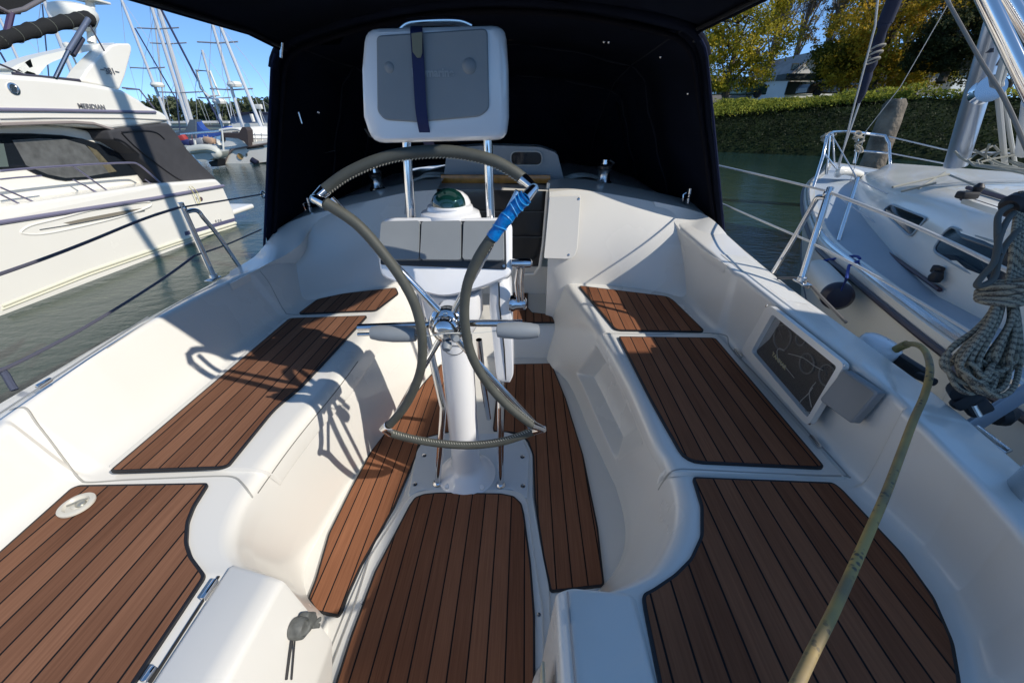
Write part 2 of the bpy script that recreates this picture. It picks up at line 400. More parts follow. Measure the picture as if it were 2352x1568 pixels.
def shoulder(top, crease, sgn):
    T=resample(catmull(top,8),28); K=resample(catmull(crease,8),28); rows=[]
    for i,(a,b) in enumerate(zip(T,K)):
        u=i/27; row=[Vector((a.x+sgn*.03*u,a.y+.03*(1-u),a.z-.10)),Vector((a.x+sgn*.006*u,a.y+.004,a.z-.012))]
        for k in range(9):
            t=k/8; p=a.lerp(b,t); p.z+=.0025-.012*sin(pi*t)*(1-u); p.y-=.014*(1-u)*(1-.3*t); row.append(p)
        row.append(Vector((b.x-sgn*.004,b.y-.008*(1-u),b.z-.03))); row.append(Vector((b.x+sgn*.012,b.y+.02*(1-u),b.z-.09))); rows.append(row)
    return rows
sT=[P(1500,463,y=2.43),P(1565,477,y=2.42),P(1604,488,y=2.41),P(1628,500,x=1.29),P(1647,515,x=1.315),P(1664,534,x=1.335),P(1679,554,x=1.35),P(1700,577,x=1.36),P(1740,604,x=1.36)]
sK=[P(1512,480,y=2.415),P(1524,487,y=2.41),P(1538,498,y=2.395),P(1559,526,x=1.125),P(1574,542,x=1.135),P(1590,556,x=1.145),P(1606,568,x=1.15),P(1625,581,x=1.152),P(1668,610,x=1.152)]
hullm.grid(shoulder(sT,sK,1))
qT=[P(790,476,y=2.43),P(749,486,y=2.42),P(712,494,y=2.41),P(668,510,y=2.38),P(635,531,x=-1.24),P(609,564,x=-1.275),P(583,592,x=-1.28),P(528,624,x=-1.28)]
qK=[P(745,508,y=2.40),P(730,518,y=2.385),P(714,534,y=2.33),P(691,561,x=-1.04),P(657,586,x=-1.08),P(620,604,x=-1.10),P(574,629,x=-1.10),P(528,653,x=-1.10)]
hullm.grid(shoulder(qT,qK,-1))
moulding = hullm.build('cockpit_moulding', GEL, boat, weld=True)
# decks forward of the bulkhead and the coach roof under the sprayhood
dk=MB()
zt=[p.z for p in b_top]
dk.grid([[Vector((p.x,p.y+.02,p.z+.002)) for p in reversed(pb_top)]+[Vector((p.x,p.y+.02,p.z+.002)) for p in b_top]]+
        [[Vector((-1.3,7,.75)) ]+[Vector((p.x,7,.92)) for p in list(reversed(pb_top))[1:]]+[Vector((p.x,7,.92)) for p in b_top[:-1]]+[Vector((1.3,7,.75))]])
dk.build('coach_roof', GELSAT, boat)

# ---- teak panels
def teakpanel(pix, z, r=.02, mname='teak_a', base=None, rim=.007, **kw):
    pts=[P(a,b,z=z) for a,b in pix] if base is None else base
    if r: pts=roundpoly(pts, r, 4)
    kw.setdefault('tint',{'teak_a':(1.12,.93,.80),'teak_b':(1.02,1.0,1.0),'teak_c':(1.08,.97,.9)}.get(mname,(1,1,1))); T=teak(mname, **kw); inn=inset(pts, rim)  # starboard teak tinted warmer, painting out the blue sky light on its shade
    nr=Vector((0,0,0))
    for i in range(len(pts)): nr+=pts[i].cross(pts[(i+1)%len(pts)])
    n=len(pts)
    if nr.z<0: pts=pts[::-1]; inn=inset(pts,rim)
    m=MB(); m.slab(pts, .008, mi=1); m.add([Vector((p.x,p.y,p.z+.0012)) for p in inn]+[Vector((p.x,p.y,p.z-.001)) for p in inn],
        [tuple(range(n))]+[(i,n+i,n+(i+1)%n,(i+1)%n) for i in range(n)], 0)
    return m.build('teak_panel', [T, BLACK], boat, smooth=False)
ZL=SEAT+.02
tp=[]
def tl(o,l): o['label']=l; return o
tl(teakpanel([(1328,655),(1532,680),(1546,688),(1621,761),(1414,758)], SEAT+.008, r=.03, mname='teak_a', phase=.01),'half sunlit short seat panel beside the bulkhead')
tl(teakpanel([(1420,772),(1643,775),(1898,1075),(1575,1060),(1500,930)], ZL, r=[.015,.02,.02,.05,.9], mname='teak_a'),'dark shaded seat panel beside the engine instruments')
aft=[(1590,1094),(1914,1107),(1934,1122),(2075,1272),(2147,1372),(2192,1476),(2208,1568),(2208,1680),(1540,1680),(1513,1568),(1481,1408),(1474,1363),(1499,1351),(1549,1317),(1585,1281),(1610,1227),(1610,1159)]
tl(teakpanel(aft, SEAT+.008, r=.012, mname='teak_a'),'large shaded helm seat panel under the yellow cord')
tl(teakpanel([(684,720),(728,687),(788,674),(909,660),(916,673),(863,713)], SEAT+.008, r=.02, mname='teak_b', phase=.02),'short seat panel left of the wheel by the bulkhead')
tl(teakpanel([(665,730),(845,724),(690,890),(633,935),(525,1068),(505,1074),(248,1083)], ZL, r=[.02,.02,.05,.05,.03,.02,.015], mname='teak_b'),'long seat panel half in sun left of the wheel')
aftp=[(182,1113),(480,1108),(447,1160),(433,1196),(430,1243),(440,1275),(473,1319),(307,1568),(235,1680),(-160,1680),(-160,1395),(0,1265),(163,1120)]
tl(teakpanel(aftp, SEAT+.008, r=.012, mname='teak_b', ),'large sunlit helm seat panel with round deck fitting')
# floor
sbf=[(1152,836),(1267,834),(1300,915),(1340,1045),(1374,1212),(1389,1345),(1264,1359),(1247,1279),(1227,1142),(1224,1046),(1212,1012),(1186,994),(1135,990),(1132,984),(1146,850)]
tl(teakpanel(sbf, .008, r=.012, mname='teak_c', phase=.012),'shaded floor strip right of the pedestal')
ptf=[(1050,840),(1056,990),(1017,995),(980,1004),(962,1022),(957,1045),(907,1162),(860,1245),(830,1299),(800,1365),(787,1402),(777,1416),(724,1405),(706,1375),(724,1329),(754,1225),(805,1122),(857,1026),(972,880),(1012,836)]
tl(teakpanel(ptf, .008, r=.01, mname='teak_d', phase=.012, tint=(1.15,1.0,.9)),'sunlit floor strip left of the pedestal')
hat=[(940,1159),(953,1141),(975,1133),(1007,1130),(1150,1132),(1180,1138),(1198,1155),(1204,1178),(1220,1295),(1229,1412),(1230,1568),(1230,1700),(735,1700),(770,1568),(804,1462),(860,1312)]
tl(teakpanel(hat, .026, r=.01, mname='teak_d', tint=(1.15,1.0,.9)),'centre floor hatch panel behind the pedestal')
tl(teakpanel([(1180,664),(1213,664),(1213,706),(1222,717),(1240,719),(1265,722),(1276,740),(1170,740)], STEP+.008, r=.008, mname='teak_c'),'small panel on the companionway step')
# hatch lid and its surround
lid=[(932,1150),(950,1130),(985,1123),(1165,1122),(1200,1130),(1212,1150),(1230,1290),(1246,1390),(1252,1568),(1252,1720),(700,1720),(745,1568),(815,1385),(848,1279)]
MB().slab(roundpoly([P(a,b,z=.017) for a,b in lid],.02,4)[::-1],.02,bev=.004).build('floor_hatch', GELSAT, boat)
sur=[(925,1150),(958,1030),(985,1000),(1020,992),(1160,990),(1205,1004),(1224,1040),(1224,1140),(1242,1245),(1262,1345),(1270,1568),(1270,1730),(685,1730),(728,1568),(800,1385),(860,1245)]
MB().slab(roundpoly([P(a,b,z=.007) for a,b in sur],.02,4)[::-1],.01,bev=.003).build('hatch_surround', GEL, boat)
for q in ((833,1384),(1238,1411)):
    c=P(*q,z=.018); MB().lathe([(.006,0),(.006,.0015),(.002,.002)],c,n=12).build('screw', CHROME2, boat)
# raised locker lids wrapping over the seat front
def lidrows(Sk,Fk,Bc,sgn,y0,y1,skirt):
    S=keyres(Sk,10); F=keyres(Fk,10); rows=[]
    for s,f in zip(S,F):
        if not (y0<=s.y<=y1): continue
        b=lerpcurve(Bc,s.y); b=Vector((b.x-sgn*.022,s.y,SEAT+.012)); o=(s-f); o.z=0; 
        dn=Vector((-sgn,0,.45)).normalized()*.008
        low=s.lerp(f,skirt)+dn; top=Vector((s.x-sgn*.008,s.y,SEAT+.012))
        prof=[Vector((b.x,b.y,SEAT-.004)),b,top,low,s.lerp(f,skirt)-dn]; row=[prof[0]]
        for k,r in ((1,.006),(2,.045),(3,.004)):
            p=prof[k]; a=prof[k-1]-p; e=prof[k+1]-p; d=min(r,a.length*.45,e.length*.45); A=p+a.normalized()*d; B=p+e.normalized()*d
            for q in range(6):
                t=q/5; row.append(A*(1-t)**2+p*2*t*(1-t)+B*t*t)
        row.append(prof[4]); rows.append(row)
    def sink(row,dy,dz): return [Vector((p.x+sgn*(.006 if dz else 0),p.y+dy,p.z-dz)) for p in row]
    rows=[sink(rows[0],.004,.012)]+rows+[sink(rows[-1],-.004,.012)]
    return rows
MB().grid(lidrows(st_S,st_F,sb_B,1,.80,1.635,.13)).build('locker_lid', GEL, boat)
MB().grid(lidrows(pt_S,pt_F,pt_B,-1,.775,1.78,.24)).build('locker_lid', GEL, boat)
# hinges
def strip(name,pts,w,t,m,z=None,par=boat):
    a=Vector(pts[0]); b=Vector(pts[1]); d=(b-a); L=d.length; R=basis(d,Vector((0,0,1)))
    return MB().box((a+b)/2,(L,w,t),R,bev=min(w,t)*.3).build(name,m,par)
for a,b in (((1688,802),(1703,820)),((1861,1000),(1884,1028))):
    strip('hinge',(P(*a,z=ZL)+Vector((.0,0,0)),P(*b,z=ZL)),.012,.012,CHROME2)
for a,b in (((465,1377),(497,1330)),((330,1568),(357,1530))):
    strip('hinge',(P(*a,z=SEAT+.008),P(*b,z=SEAT+.008)),.014,.01,CHROME)
strip('hinge',(P(84,890,x=PCX),P(118,870,x=PCX)),.014,.012,CHROME)
# lid seam grooves on the port helm seat
strip('lid_seam',(P(503,1322,z=SEAT+.002),P(345,1568,z=SEAT+.002)),.004,.005,DARKBOX)
strip('lid_seam',(P(-5,952,x=PCX+.012),P(340,727,x=PCX+.012)),.004,.004,GREYP)

# crisp hinged transom locker ends either side of the walkway
def locker_end(name, prof_a, prof_b, nose, r=.014, mt=GEL, label=None):
    """prof_a: section at the forward edge, prof_b: section aft (same number of points)"""
    def rnd(prof):
        out=[prof[0]]
        for k in range(1,len(prof)-1):
            p=prof[k]; a=prof[k-1]-p; e=prof[k+1]-p; d=min(r,a.length*.45,e.length*.45); A=p+a.normalized()*d; B=p+e.normalized()*d
            for q in range(5): t=q/4; out.append(A*(1-t)**2+p*2*t*(1-t)+B*t*t)
        out.append(prof[-1]); return out
    A=rnd(prof_a); B=rnd(prof_b); c=sum(A,Vector())/len(A)
    rows=[[p*1.0 for p in A]]
    n0=[Vector((p.x,p.y-.010,p.z)) for p in A]; f0=[c+(p-c)*.985+Vector((0,.0,-.004)) for p in A]; deep=[Vector((p.x,p.y-.004,p.z)) for p in f0]
    m=MB(); m.grid([[c+(p-c)*.5 for p in A],f0,n0]+[[a.lerp(b,t) for a,b in zip(n0,B)] for t in (.25,.5,.75,1)])
    o=m.build(name,mt,boat,weld=True)
    if label: o['label']=label
    return o
hz=SEAT+.006
h0=P(527,1292,z=hz); h1=P(345,1568,z=hz); d=(h1-h0)/(h1.y-h0.y); hb=h0+d*(-.5-h0.y)
pa=[Vector((h0.x+.01,h0.y,hz-.03)),h0,P(617,1320,z=SEAT+.022),P(650,1331,z=SEAT+.012),P(763,1469,z=.17),Vector((-.262,.42,.0))]
yy=-.5
pb=[Vector((hb.x,yy,hz-.03)),hb,Vector((-.345,yy,SEAT+.022)),Vector((-.315,yy,SEAT+.012)),Vector((-.238,yy,.17)),Vector((-.25,yy,.0))]
locker_end('transom_locker',pa,pb,None,label='hinged port transom locker with the padlock')
sa=[Vector((.50,.462,SEAT-.02)),Vector((.48,.47,SEAT+.006)),Vector((.345,.47,SEAT+.022)),Vector((.312,.462,SEAT+.014)),Vector((.287,.45,.10)),Vector((.287,.45,0))]
sb=[Vector((v.x+(.02 if i<2 else 0),-.5,v.z)) for i,v in enumerate(sa)]
locker_end('transom_locker',sa,sb,None,label='tall starboard transom locker end')
m=MB(); a=P(1295,1362,z=SEAT+.024); m.tube([Vector((.336,.46,SEAT+.0215)),Vector((.336,-.4,SEAT+.0215))],.0022,6); m.build('lid_seam',mat('seam_grey',(.3,.3,.3),.6),boat)
m=MB(); m.box((.283,.05,.26),(.006,.62,.30),bev=.002); m.build('cream_door_edge',mat('cream_panel',(.55,.5,.36),.5),boat)

# moulded joints and seams laid on the surface itself
from mathutils.bvhtree import BVHTree
def bvh_of(objs):
    vs=[];fs=[]
    for o in objs:
        n=len(vs); vs+=[tuple(o.matrix_basis@v.co) for v in o.data.vertices]; fs+=[tuple(i+n for i in p.vertices) for p in o.data.polygons]
    return BVHTree.FromPolygons(vs,fs)
BV=bvh_of([o for o in boat.children if o.name.startswith(('cockpit_moulding','locker_lid','transom_locker'))])
def surfpt(a,b,off=0.0):
    d=ray(a,b).normalized(); h=BV.ray_cast(CAM,d)
    if h[0] is None: return None,None
    n_=h[1] if h[1].dot(CAM-h[0])>0 else -h[1]
    return h[0]+n_*off, n_
def surfline(name,pix,r,mt,off=0.0,par=boat,per=10):
    pts=[surfpt(p.x,p.y,off)[0] for p in catmull([Vector((a,b,0)) for a,b in pix],per)]; pts=[p for p in pts if p is not None]
    keep=[pts[0]]
    for p in pts[1:]:
        if (p-keep[-1]).length<.25: keep.append(p)
    m=MB(); m.tube(keep,r,6); return m.build(name,mt,par)
GRV=mat('joint_grey',(.36,.355,.33),.6)
surfline('moulded_joint',[(24,941),(58,937),(84,972),(118,1015),(155,1065),(184,1100),(206,1107),(285,1102),(400,1097),(500,1093),(538,1096),(558,1112),(580,1142)],.0035,GRV,-.0012)
surfline('moulded_joint',[(597,622),(618,650),(636,684),(652,712),(668,722),(740,720),(846,715)],.003,GRV,-.001)
surfline('moulded_joint',[(1384,771),(1400,766),(1500,768),(1655,767),(1680,800),(1760,885),(1860,996),(1944,1088),(1930,1092),(1760,1086),(1600,1078),(1556,1078),(1534,1090),(1512,1124)],.003,GRV,-.001)
surfline('lid_front_seam',[(822,830),(770,900),(700,985),(650,1050),(592,1132)],.002,mat('seam_dark',(.16,.155,.14),.6),-.0004)
surfline('deck_joint',[(245,800),(330,745),(420,690),(500,650)],.003,GRV,-.001)
# ---------------------------------------------------------------- parts on the bulkhead, companionway, coaming
def rrect(w,h,r,seg=5):
    return roundpoly([Vector((-w/2,-h/2,0)),Vector((w/2,-h/2,0)),Vector((w/2,h/2,0)),Vector((-w/2,h/2,0))], r, seg)
def plate(m, pts, thick, mi=0, bev=.002):
    """polygon (any plane, wound to face the camera) turned into a plate standing proud of its plane"""
    pts=[Vector(p) for p in pts]; nr=Vector((0,0,0))
    for i in range(len(pts)): nr+=pts[i].cross(pts[(i+1)%len(pts)])
    nr.normalize(); c=sum(pts,Vector())/len(pts)
    if nr.dot(CAM-c)<0: pts=pts[::-1]; nr=-nr
    return m.slab([p+nr*thick for p in pts], thick*1.6, nrm=nr, mi=mi, bev=bev)
def onplane(pix, p0, n, off=0):
    p0=Vector(p0); n=Vector(n).normalized(); out=[]
    for a,b in pix:
        d=ray(a,b); k=(p0-CAM).dot(n)/d.dot(n); out.append(CAM+d*k+n*off)
    return out
# companionway: dark washboard, frame each side
cwn=(0,-1,.08)
m=MB(); plate(m, onplane([(1000,415),(1262,415),(1236,622),(1232,628),(1012,628),(1008,620)], P(1230,626,y=2.72), cwn), .01)
dr=m.build('companionway_door', SMOKE, boat)
for yy in (487,545):
    MB().box((.16, P(1220,yy,y=2.72).y-.012, P(1220,yy,y=2.7).z),(.52,.008,.006)).build('door_joint', DGREY, dr)
m=MB(); m.tube([P(1260,420,y=2.50),P(1248,560,y=2.50),P(1240,612,y=2.50),P(1228,628,y=2.52),P(1190,630,y=2.52)],.011,8); m.build('door_frame', GELSAT, boat)
m=MB(); m.box((.13,2.95,.16),(1.2,.5,.5)); 
m.build('companionway_threshold', GEL, boat)
# bulkhead hatch cover with its screws
bp=[(1262,452),(1334,449),(1326,570),(1320,588),(1308,595),(1249,593)]
bpn=(-.05,-.965,.25)
bb=onplane(roundpoly([Vector((a,b,0)) for a,b in bp],[2,3,0,10,14,2],4) and [(v.x,v.y) for v in roundpoly([Vector((a,b,0)) for a,b in bp],[4,6,3,10,10,4],4)], P(1290,520,y=2.335), bpn)
m=MB(); plate(m,bb,.008,bev=.002); cv=m.build('bulkhead_hatch_cover', GEL, boat)
for q in ((1329,457),(1306,585)):
    c=onplane([q],P(1290,520,y=2.335),bpn,.008)[0]; MB().lathe([(.007,0),(.007,.002),(.003,.003)],c,axis=bpn,n=10).build('screw',CHROME2,cv)
m=MB(); seamp=onplane([(932,452),(930,492)],P(932,470,y=2.385),(0,-1,.25)); m.tube(seamp,.002,6); m.build('panel_seam',GREYP,boat)
# nonskid pads on the coaming tops
def pad(C,O,y0,y1,e0,e1,n=16):
    rows=[]
    for i in range(n+1):
        y=y0+(y1-y0)*i/n; c=lerpcurve(C,y); o=lerpcurve(O,y); rows.append([c.lerp(o,e0)+Vector((0,0,.0015)),c.lerp(o,.5)+Vector((0,0,.0018)),c.lerp(o,e1)+Vector((0,0,.0015))])
    return rows
ns=bpy.data.materials.new('nonskid_rows'); ns.use_nodes=True; nt=ns.node_tree; b=nt.nodes['Principled BSDF']; b.inputs['Base Color'].default_value=(.74,.74,.71,1); b.inputs['Roughness'].default_value=.5
tc=nt.nodes.new('ShaderNodeTexCoord'); wv=nt.nodes.new('ShaderNodeTexWave'); wv.inputs['Scale'].default_value=40; wv.bands_direction='Y'
w2=nt.nodes.new('ShaderNodeTexWave'); w2.inputs['Scale'].default_value=40; w2.bands_direction='X'
nt.links.new(tc.outputs['Object'],wv.inputs['Vector']); nt.links.new(tc.outputs['Object'],w2.inputs['Vector'])
mu=nt.nodes.new('ShaderNodeMath'); mu.operation='MULTIPLY'; nt.links.new(wv.outputs['Fac'],mu.inputs[0]); nt.links.new(w2.outputs['Fac'],mu.inputs[1])
bp_=nt.nodes.new('ShaderNodeBump'); bp_.inputs['Distance'].default_value=.003; bp_.inputs['Strength'].default_value=.8; nt.links.new(mu.outputs[0],bp_.inputs['Height']); nt.links.new(bp_.outputs['Normal'],b.inputs['Normal'])
MB().grid(pad(sb_C,sb_O,1.40,1.90,.20,.84)).build('nonskid_pad',ns,boat)
# engine instrument recess on the starboard coaming
NX=(-1,0,0.05); X0=Vector((1.148,1.1,.6))
def ep(pix,off=0): return onplane(pix,X0,NX,off)
def rr(pix,r): return [(v.x,v.y) for v in roundpoly([Vector((a,b,0)) for a,b in pix],r,4)]
outer=rr([(1775,698),(1955,838),(1868,980),(1711,808)],14)
win=rr([(1786,722),(1938,843),(1869,960),(1737,808)],7)
n=len(outer); A=ep(outer,.0); A1=ep(outer,.018); B1=ep(win,.020); B0=ep(win,-.004)
m=MB(); vs=A+A1+B1+B0; fs=[]
for k in range(3): fs+=[(k*n+i,k*n+(i+1)%n,(k+1)*n+(i+1)%n,(k+1)*n+i) for i in range(n)]
m.add(vs,fs); ipf=m.build('instrument_panel_frame',GEL,boat)
m=MB(); w3=ep(win,.0016); m.add(w3,[tuple(range(n))]); ipb=m.build('instrument_panel',mat('panel_black',(.010,.009,.009),.5),boat)
m=MB(); m.add(ep([(1786,722),(1794,740),(1770,778),(1745,800),(1737,808)],.003),[(0,1,2,3,4)]); m.build('panel_edge',GREYP,ipb)
for (q,r) in (((1799,775),.045),((1856,835),.032),((1903,862),.032),((1842,778),.022)):
    c=ep([q],.004)[0]; m=MB(); U=Vector((0,1,0)); W=Vector((0,0,1))
    m.tube([c+(U*cos(a)+W*sin(a))*r for a in [2*pi*k/24 for k in range(24)]],.0028,6,closed=True)
    m.tube([c,c+U*r*.6+W*r*.3],.0014,5)
    for a in range(5): 
        aa=.5+a*.5; m.tube([c+(U*cos(aa)+W*sin(aa))*r*.72,c+(U*cos(aa)+W*sin(aa))*r*.86],.001,4)
    m.build('gauge',mat('gauge_ring',(.085,.085,.08),.4),ipb)
for path in ([(1806,806),(1795,800),(1789,808),(1794,830),(1810,845),(1829,868)],[(1872,890),(1861,905),(1842,925),(1852,942),(1872,948)],[(1815,812),(1850,822),(1875,840),(1895,850)],[(1879,878),(1864,900),(1869,935)]):
    m=MB(); m.tube(catmull(ep(path,.007),4),.0013,5); m.build('wire',mat('pale_wire',(.33,.33,.30),.5),ipb)
pl=ep([(1778,812),(1808,846)],.006); xa=pl[1]-pl[0]
text('panel_lettering','YANMAR',.022,(pl[0]+pl[1])/2,basis(xa,Vector((0,0,1))),mat('letter_tan',(.42,.38,.2),.5),ipb)
cvm=mat('clear_cover',(.9,.9,.9),.03,alpha=.045)
m=MB(); m.add(ep(win,.018),[tuple(range(n))]); m.build('clear_cover',cvm,ipf)
for q in ((1769,702),(1864,774),(1948,840),(1870,972),(1795,884),(1717,809)):
    c=ep([q],.013)[0]; MB().lathe([(.006,0),(.006,.002),(.003,.003)],c,axis=NX,n=10).build('screw',CHROME2,ipf)
spk=rr([(1954,849),(2036,903),(1974,974),(1898,919)],7)
m=MB(); n=len(spk); a0=ep(spk,.0); a1=ep(spk,.02); cen=sum(a1,Vector())/n; a2=[cen+(p-cen)*.93+Vector((-.004,0,0)) for p in a1]; a3=[cen+(p-cen)*.9+Vector((-.003,0,0)) for p in a1]
fs=[]
for k in range(3): fs+=[(k*n+i,k*n+(i+1)%n,(k+1)*n+(i+1)%n,(k+1)*n+i) for i in range(n)]
fs.append(tuple(range(3*n,4*n))); m.add(a0+a1+a2+a3,fs); tl(m.build('speaker',GREYP,boat),'square grey cockpit speaker beside the engine instruments')
# round fitting in the port helm seat
c=P(177,1160,z=SEAT+.012)
m=MB(); m.lathe([(.038,0),(.038,.004),(.033,.007),(.027,.007),(.023,.0),(.014,-.003),(.012,.003),(.0,.004)],c,n=40); dp=m.build('deck_vent',mat('ivory_plastic',(.62,.60,.53),.3,coat=.3),boat)
m=MB(); m.lathe([(.012,.002),(.010,.006),(.004,.008)],c+Vector((.008,.003,0)),n=20); m.tube([c+Vector((-.018,-.006,.005)),c+Vector((-.006,0,.007)),c+Vector((.004,.011,.007)),c+Vector((.013,.018,.005))],.0025,8); m.build('vent_cap',mat('vent_satin',(.45,.44,.38),.3,metal=.6),dp)
# shower socket / valve low in the port seat front
c=P(768,893,z=.31); ax=Vector((1,-.05,.15))
m=MB(); m.lathe([(.038,0),(.038,.004),(.034,.006),(.034,.002),(.02,.002)],c,axis=ax,n=30); vs_=m.build('valve_recess',GEL,boat)
m=MB(); m.lathe([(.016,0),(.016,.014),(.011,.02),(.004,.02)],c,axis=ax,n=16); m.box(c+Vector((.022,0,.004)),(.008,.03,.006)); m.build('valve',CHROME2,vs_)
# drain slots where the locker lids meet the helm seats
for a,b in (((578,1145),(612,1205)),):
    p=[P(566,1122,z=.40),P(590,1165,z=.34),P(613,1200,z=.26)]
    MB().tube(p,[.014,.012,.008],8).build('drain_gutter',GELSAT,boat)
p=[P(1536,1078,z=.44),P(1520,1092,z=.40),P(1508,1124,z=.30)]
MB().tube(p,[.010,.008,.005],8).build('drain_gutter',GELSAT,boat)
# transom lockers: latch on the port one, tall end of the starboard one
# hatch garage and wooden rail on the coach roof
gz=lambda a,b,y:P(a,b,y=y)
y0=2.86
prof=[gz(1016,430,y0),gz(1026,352,y0),gz(1040,340,y0),gz(1120,334,y0),gz(1240,338,y0),gz(1280,352,y0),gz(1297,420,y0),gz(1297,432,y0)]
pr=roundpoly(prof,.03,4); n=len(pr)
m=MB(); c=sum(pr,Vector())/n
m.add(pr+[p+Vector((0,.05,.012)) for p in pr]+[p+Vector((0,.55,-.02)) for p in pr],[tuple(range(n))]+[(i,(i+1)%n,n+(i+1)%n,n+i) for i in range(n)]+[(n+i,n+(i+1)%n,2*n+(i+1)%n,2*n+i) for i in range(n)])
GG=mat('grey_gelcoat',(.42,.44,.46),.35)
gar=m.build('hatch_garage',GG,boat)
m=MB(); q=[gz(a,b,y0-.012) for a,b in rr([(1175,350),(1243,350),(1243,378),(1175,378)],13)]; m.slab(q[::-1],.012,nrm=(0,-1,0)); m.build('oval_port',GLASSDK,gar)
m=MB(); m.tube([gz(a,b,y0-.012) for a,b in rr([(1173,348),(1245,348),(1245,380),(1173,380)],14)],.004,6,closed=True); m.build('port_rim',GELSAT,gar)
m=MB(); a=gz(1014,411,2.70); b=gz(1264,411,2.70); m.box((a+b)/2,((b-a).length,.03,.05),bev=.004); m.build('wooden_rail',WOOD,boat)
m=MB(); a=gz(1008,425,2.72); b=gz(1275,425,2.72); m.box((a+b)/2,((b-a).length,.06,.02),bev=.003); m.build('slide_track',BLACK,boat)
# ---------------------------------------------------------------- winches, things on the coach roof
def winch(px,py,y,s,label,up=None):
    c=P(px,py,y=y); t=thing('winch',label,'winch',c,0,'deck winches')
    if up: c=c+Vector((0,0,0))
    m=MB(); m.lathe([(.048*s,0),(.05*s,.004*s),(.05*s,.03*s),(.044*s,.036*s)],c,n=36); m.build('base_ring',CHROME,t)
    m=MB(); m.lathe([(.040*s,.035*s),(.034*s,.05*s),(.031*s,.07*s),(.033*s,.095*s),(.037*s,.10*s)],c,n=36); m.build('drum',CHROME2,t)
    m=MB(); m.lathe([(.037*s,.10*s),(.041*s,.104*s),(.042*s,.118*s),(.036*s,.124*s),(.028*s,.128*s)],c,n=36); m.tube([c+Vector((.028*s,-.01,.12*s)),c+Vector((.045*s,-.02,.135*s)),c+Vector((.02*s,-.02,.15*s))],.007*s,8)
    m.build('self_tailer',mat('winch_black',(.02,.02,.022),.3),t)
    m=MB(); m.lathe([(.02*s,.126*s),(.018*s,.15*s),(.01*s,.153*s)],c,n=20); m.build('top_cap',CHROME,t)
    return t
winch(1384,432,2.72,1.12,'chrome self tailing winch on the coach roof right of the companionway')
winch(869,443,2.76,1.0,'chrome self tailing winch behind the upper left of the steering wheel')
# small bollard fittings on the deck edge each side
def padeye(px,py,y,label):
    c=P(px,py,y=y); t=MB(); t.lathe([(.012,0),(.012,.03),(.008,.035),(.008,.05),(.014,.055),(.014,.085),(.01,.09)],c,n=16)
    t.tube([c+Vector((-.03,0,.01)),c+Vector((-.035,0,.05)),c+Vector((-.02,0,.06))],.006,8)
    o=t.build('lifeline_fitting',CHROME); props(o,label,'deck fitting','chrome deck fittings by the sprayhood')
padeye(1579,467,2.5,'small upright chrome fitting at the right foot of the sprayhood'); padeye(714,487,2.5,'small upright chrome fitting at the left foot of the sprayhood')
def ropes(seed,c0,n,label,grp):
    r=random.Random(seed); m=MB()
    for i in range(n):
        y=c0[1]+.03*i; z=c0[2]+r.uniform(0,.012)
        m.tube(catmull([(c0[0]+r.uniform(-.02,.02),y,z),(c0[0]+.08,y-.03,z+.03),(c0[0]+.17,y+.01,z+.025),(c0[0]+.26,y+.05,z)],4),.008,7)
    o=m.build('rope',ROPEW); props(o,label,'rope',grp)
g=P(1300,405,y=2.9); ropes(3,(g.x-.01,g.y,g.z-.03),5,'white lines led aft beside the hatch garage, right of it','control lines on the coach roof')
g=P(960,405,y=2.9); ropes(4,(g.x-.02,g.y,g.z-.03),4,'white lines led aft on the coach roof, seen between the guard tubes','control lines on the coach roof')
# clutch row
m=MB(); a=P(1275,437,y=2.66)
for i in range(3): m.box(a+Vector((.035*i,.0,.012)),(.028,.09,.035),bev=.005)
o=m.build('rope_clutch',DGREY); props(o,'dark rope clutches beside the winch right of the companionway','rope clutch','rope clutches')
m=MB(); a=P(985,437,y=2.66)
for i in range(3): m.box(a+Vector((-.035*i,.0,.012)),(.028,.09,.035),bev=.005)
o=m.build('rope_clutch',DGREY); props(o,'dark rope clutches left of the companionway behind the pod','rope clutch','rope clutches')
# ---------------------------------------------------------------- steering pedestal
ped=thing('steering_pedestal','white steering pedestal with stainless guard, instrument pod and compass behind the wheel','pedestal',(0,1.165,0))
pl_=[(940,1122),(958,1032),(980,1006),(1020,996),(1160,994),(1200,1006),(1216,1042),(1212,1146),(1176,1122),(964,1124),(937,1140)]
m=MB(); m.slab(roundpoly([P(a,b,z=.016) for a,b in pl_],.02,4)[::-1],.012,bev=.003); bpl=m.build('base_plate',mat('pale_grey_paint',(.62,.66,.69),.35,coat=.2),ped)
for q in ((974,1046),(1200,1049),(953,1112),(1201,1116)):
    c=P(*q,z=.017); m=MB(); m.lathe([(.010,0),(.010,.002),(.005,.003),(.005,.001)],c,n=14); m.build('screw',CHROME2,bpl)
c=Vector((0.003,1.165,.016))
m=MB(); m.lathe([(.122,0),(.122,.006),(.112,.012),(.098,.030),(.080,.046),(.066,.056),(.060,.075),(.0585,.12),(.057,.5),(.056,.74)],c,n=48)
col=m.build('column',WPAINT,ped)
for dx in (-.072,.072):
    m=MB(); m.lathe([(.012,.0),(.012,.008),(.009,.011)],c+Vector((dx,-.078,.014)),axis=(dx,-.7,1.1),n=6); m.build('bolt',WPAINT,col)
m=MB(); m.lathe([(.064,.70),(.085,.74),(.098,.78),(.10,.86)],c,n=40); m.build('column_head',WPAINT,ped)
